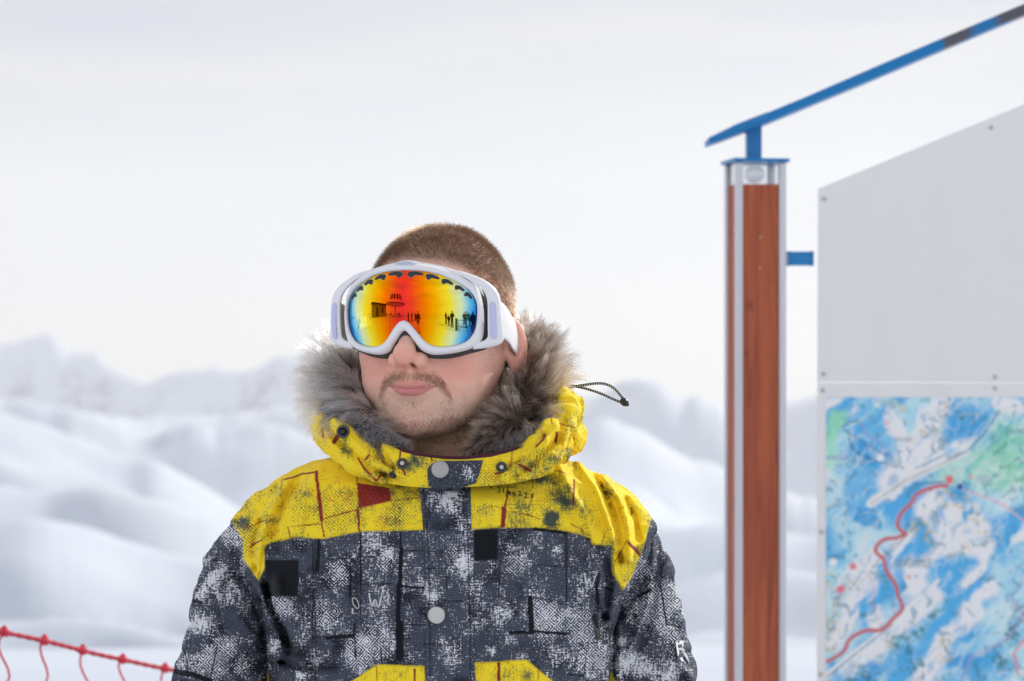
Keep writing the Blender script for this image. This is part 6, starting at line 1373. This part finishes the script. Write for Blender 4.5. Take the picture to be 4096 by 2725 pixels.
    stone.col(stone.mix(v.outputs['Color'] if False else v.outputs[0], (.30, .25, .19), (.09, .075, .06))); dark = cloth('dark_timber', (.02, .015, .012)); roofs = cloth('roof_snow', (.75, .77, .8))
    for k in range(9):
        for j in range(11):
            y0 = -6+j*1.09*1.0; w = 1.02+.06*((j*7+k*3) % 3-1); dx = .04*((j*5+k*11) % 4)
            yy0 = -(y0*-1) - (j*0)  # course blocks along the front wall
            a, b = -17.6+j*1.06+(.5 if k % 2 else 0), -17.6+j*1.06+1.0+(.5 if k % 2 else 0)
            if b > -5.9 or (-10.6 < (a+b)/2 < -8.7 and k < 7) or (-15.2 < (a+b)/2 < -13.5 and 2 < k < 7): continue
            MB().box((-.10+dx, a+12, k*.52+.02), (.12+dx, b+12, k*.52+.49), .03).build('stone', stone.m, H)
    MB().box((-6.0, -5.85, 0), (-.06, 6.05, 4.75)).build('wall', stone.m, H)
    MB().box((-.02, 1.35, 0), (.08, 3.2, 3.5)).build('door', dark, H); MB().box((-.02, -3.2, 1.5), (.08, -1.5, 3.5)).build('window', dark, H)
    MB().box((-6.6, -6.6, 4.75), (.9, 6.7, 5.0)).build('roof', dark, H); MB().box((-6.5, -6.5, 5.0), (.8, 6.6, 5.45), .12).build('roof_snow', roofs, H, True)
    # chairlift station: round canopy with a glazed dome on one pillar
    cx, cy = -23.3, -19.9; g0 = ground(cx, cy); T = empty('chairlift_station', (cx, cy, g0), category='chairlift station', label='round chairlift station with glazed dome roof on a single pillar'); pale = cloth('station_shell', (.55, .55, .56)); gl = Mat('dome_glass', rough=.1, color=(.02, .025, .03)).m
    MB().lathe([(.42, 0), (.36, 1.6), (.40, 3.3), (.9, 3.9)], (0, 0, 0), (0, 0, 1), 20).build('pillar', pale, T, True)
    MB().lathe([(.5, 3.8), (5.8, 4.2), (6.4, 4.6), (6.3, 5.0), (5.3, 5.5), (4.4, 5.7), (3.7, 7.9), (2.7, 8.9), (1.3, 9.5), (0, 9.7)], (0, 0, 0), (0, 0, 1), 40).build('canopy', pale, T, True)
    for k in range(14):
        a = k*2*math.pi/14; t = MB(); t.add([( (4.36)*math.cos(a-.15), 4.36*math.sin(a-.15), 6.05), (4.36*math.cos(a+.15), 4.36*math.sin(a+.15), 6.05), (3.86*math.cos(a+.14), 3.86*math.sin(a+.14), 7.75), (3.86*math.cos(a-.14), 3.86*math.sin(a-.14), 7.75)], [(0, 1, 2, 3)]); t.build('dome_window', gl, T)
    MB().lathe([(6.46, 4.5), (6.46, 4.72)], (0, 0, 0), (0, 0, 1), 40).build('trim_band', dark, T, True)
    for dx, dy in ((-2.6, 1.8), (2.3, -1.6)):
        ch = MB(); ch.tube([(dx, dy, 4.3), (dx, dy, 1.5)], .04, 8); ch.box((dx-.9, dy-.1, .75), (dx+.9, dy+.35, .85)); ch.box((dx-.9, dy+.3, .8), (dx+.9, dy+.36, 1.4)); ch.build('lift_chair', dark, T)
    # barrier frame with a padded board
    B = empty('barrier_frame', (2.6, -7.2, ground(2.6, -7.2)), category='barrier', label='low metal barrier frame with dark green padded board'); steel = cloth('barrier_steel', (.08, .08, .08)); green = cloth('pad_green', (.02, .06, .03))
    for a, b in (((-.1, 0, 0), (-.1, 0, 1.0)), ((.75, .2, 0), (.75, .2, .95)), ((-.1, 0, 1.0), (.75, .2, .95)), ((-.1, 0, .45), (.75, .2, .42)), ((-.1, .5, 0), (-.1, 0, .9)), ((.75, .7, 0), (.75, .2, .9))): MB().tube([a, b], .022, 8).build('rail', steel, B, True)
    MB().box((-.45, -.1, .05), (-.18, .05, 1.15), .04).build('pad', green, B, True)
    # rope and poles on the left of the piste
    R_ = empty('rope_line', (-5.2, -3.4, ground(-5.2, -3.4)), category='rope barrier', label='thin dark poles joined by a rope along the edge of the piste'); pts = [(0, 0), (-1.2, -2.6), (-3.2, -5.4), (-6.4, -9.0)]
    for (x, y) in pts: MB().tube([(x, y, -.1), (x, y, 1.3)], .02, 8).build('pole', dark, R_, True)
    rp = []
    for (a, b) in zip(pts[:-1], pts[1:]):
        for t in np.linspace(0, 1, 8, endpoint=False): rp.append((a[0]*(1-t)+b[0]*t, a[1]*(1-t)+b[1]*t, 1.15-.16*math.sin(math.pi*t)))
    MB().tube(rp, .009, 6).build('rope', dark, R_, True)
build_back()
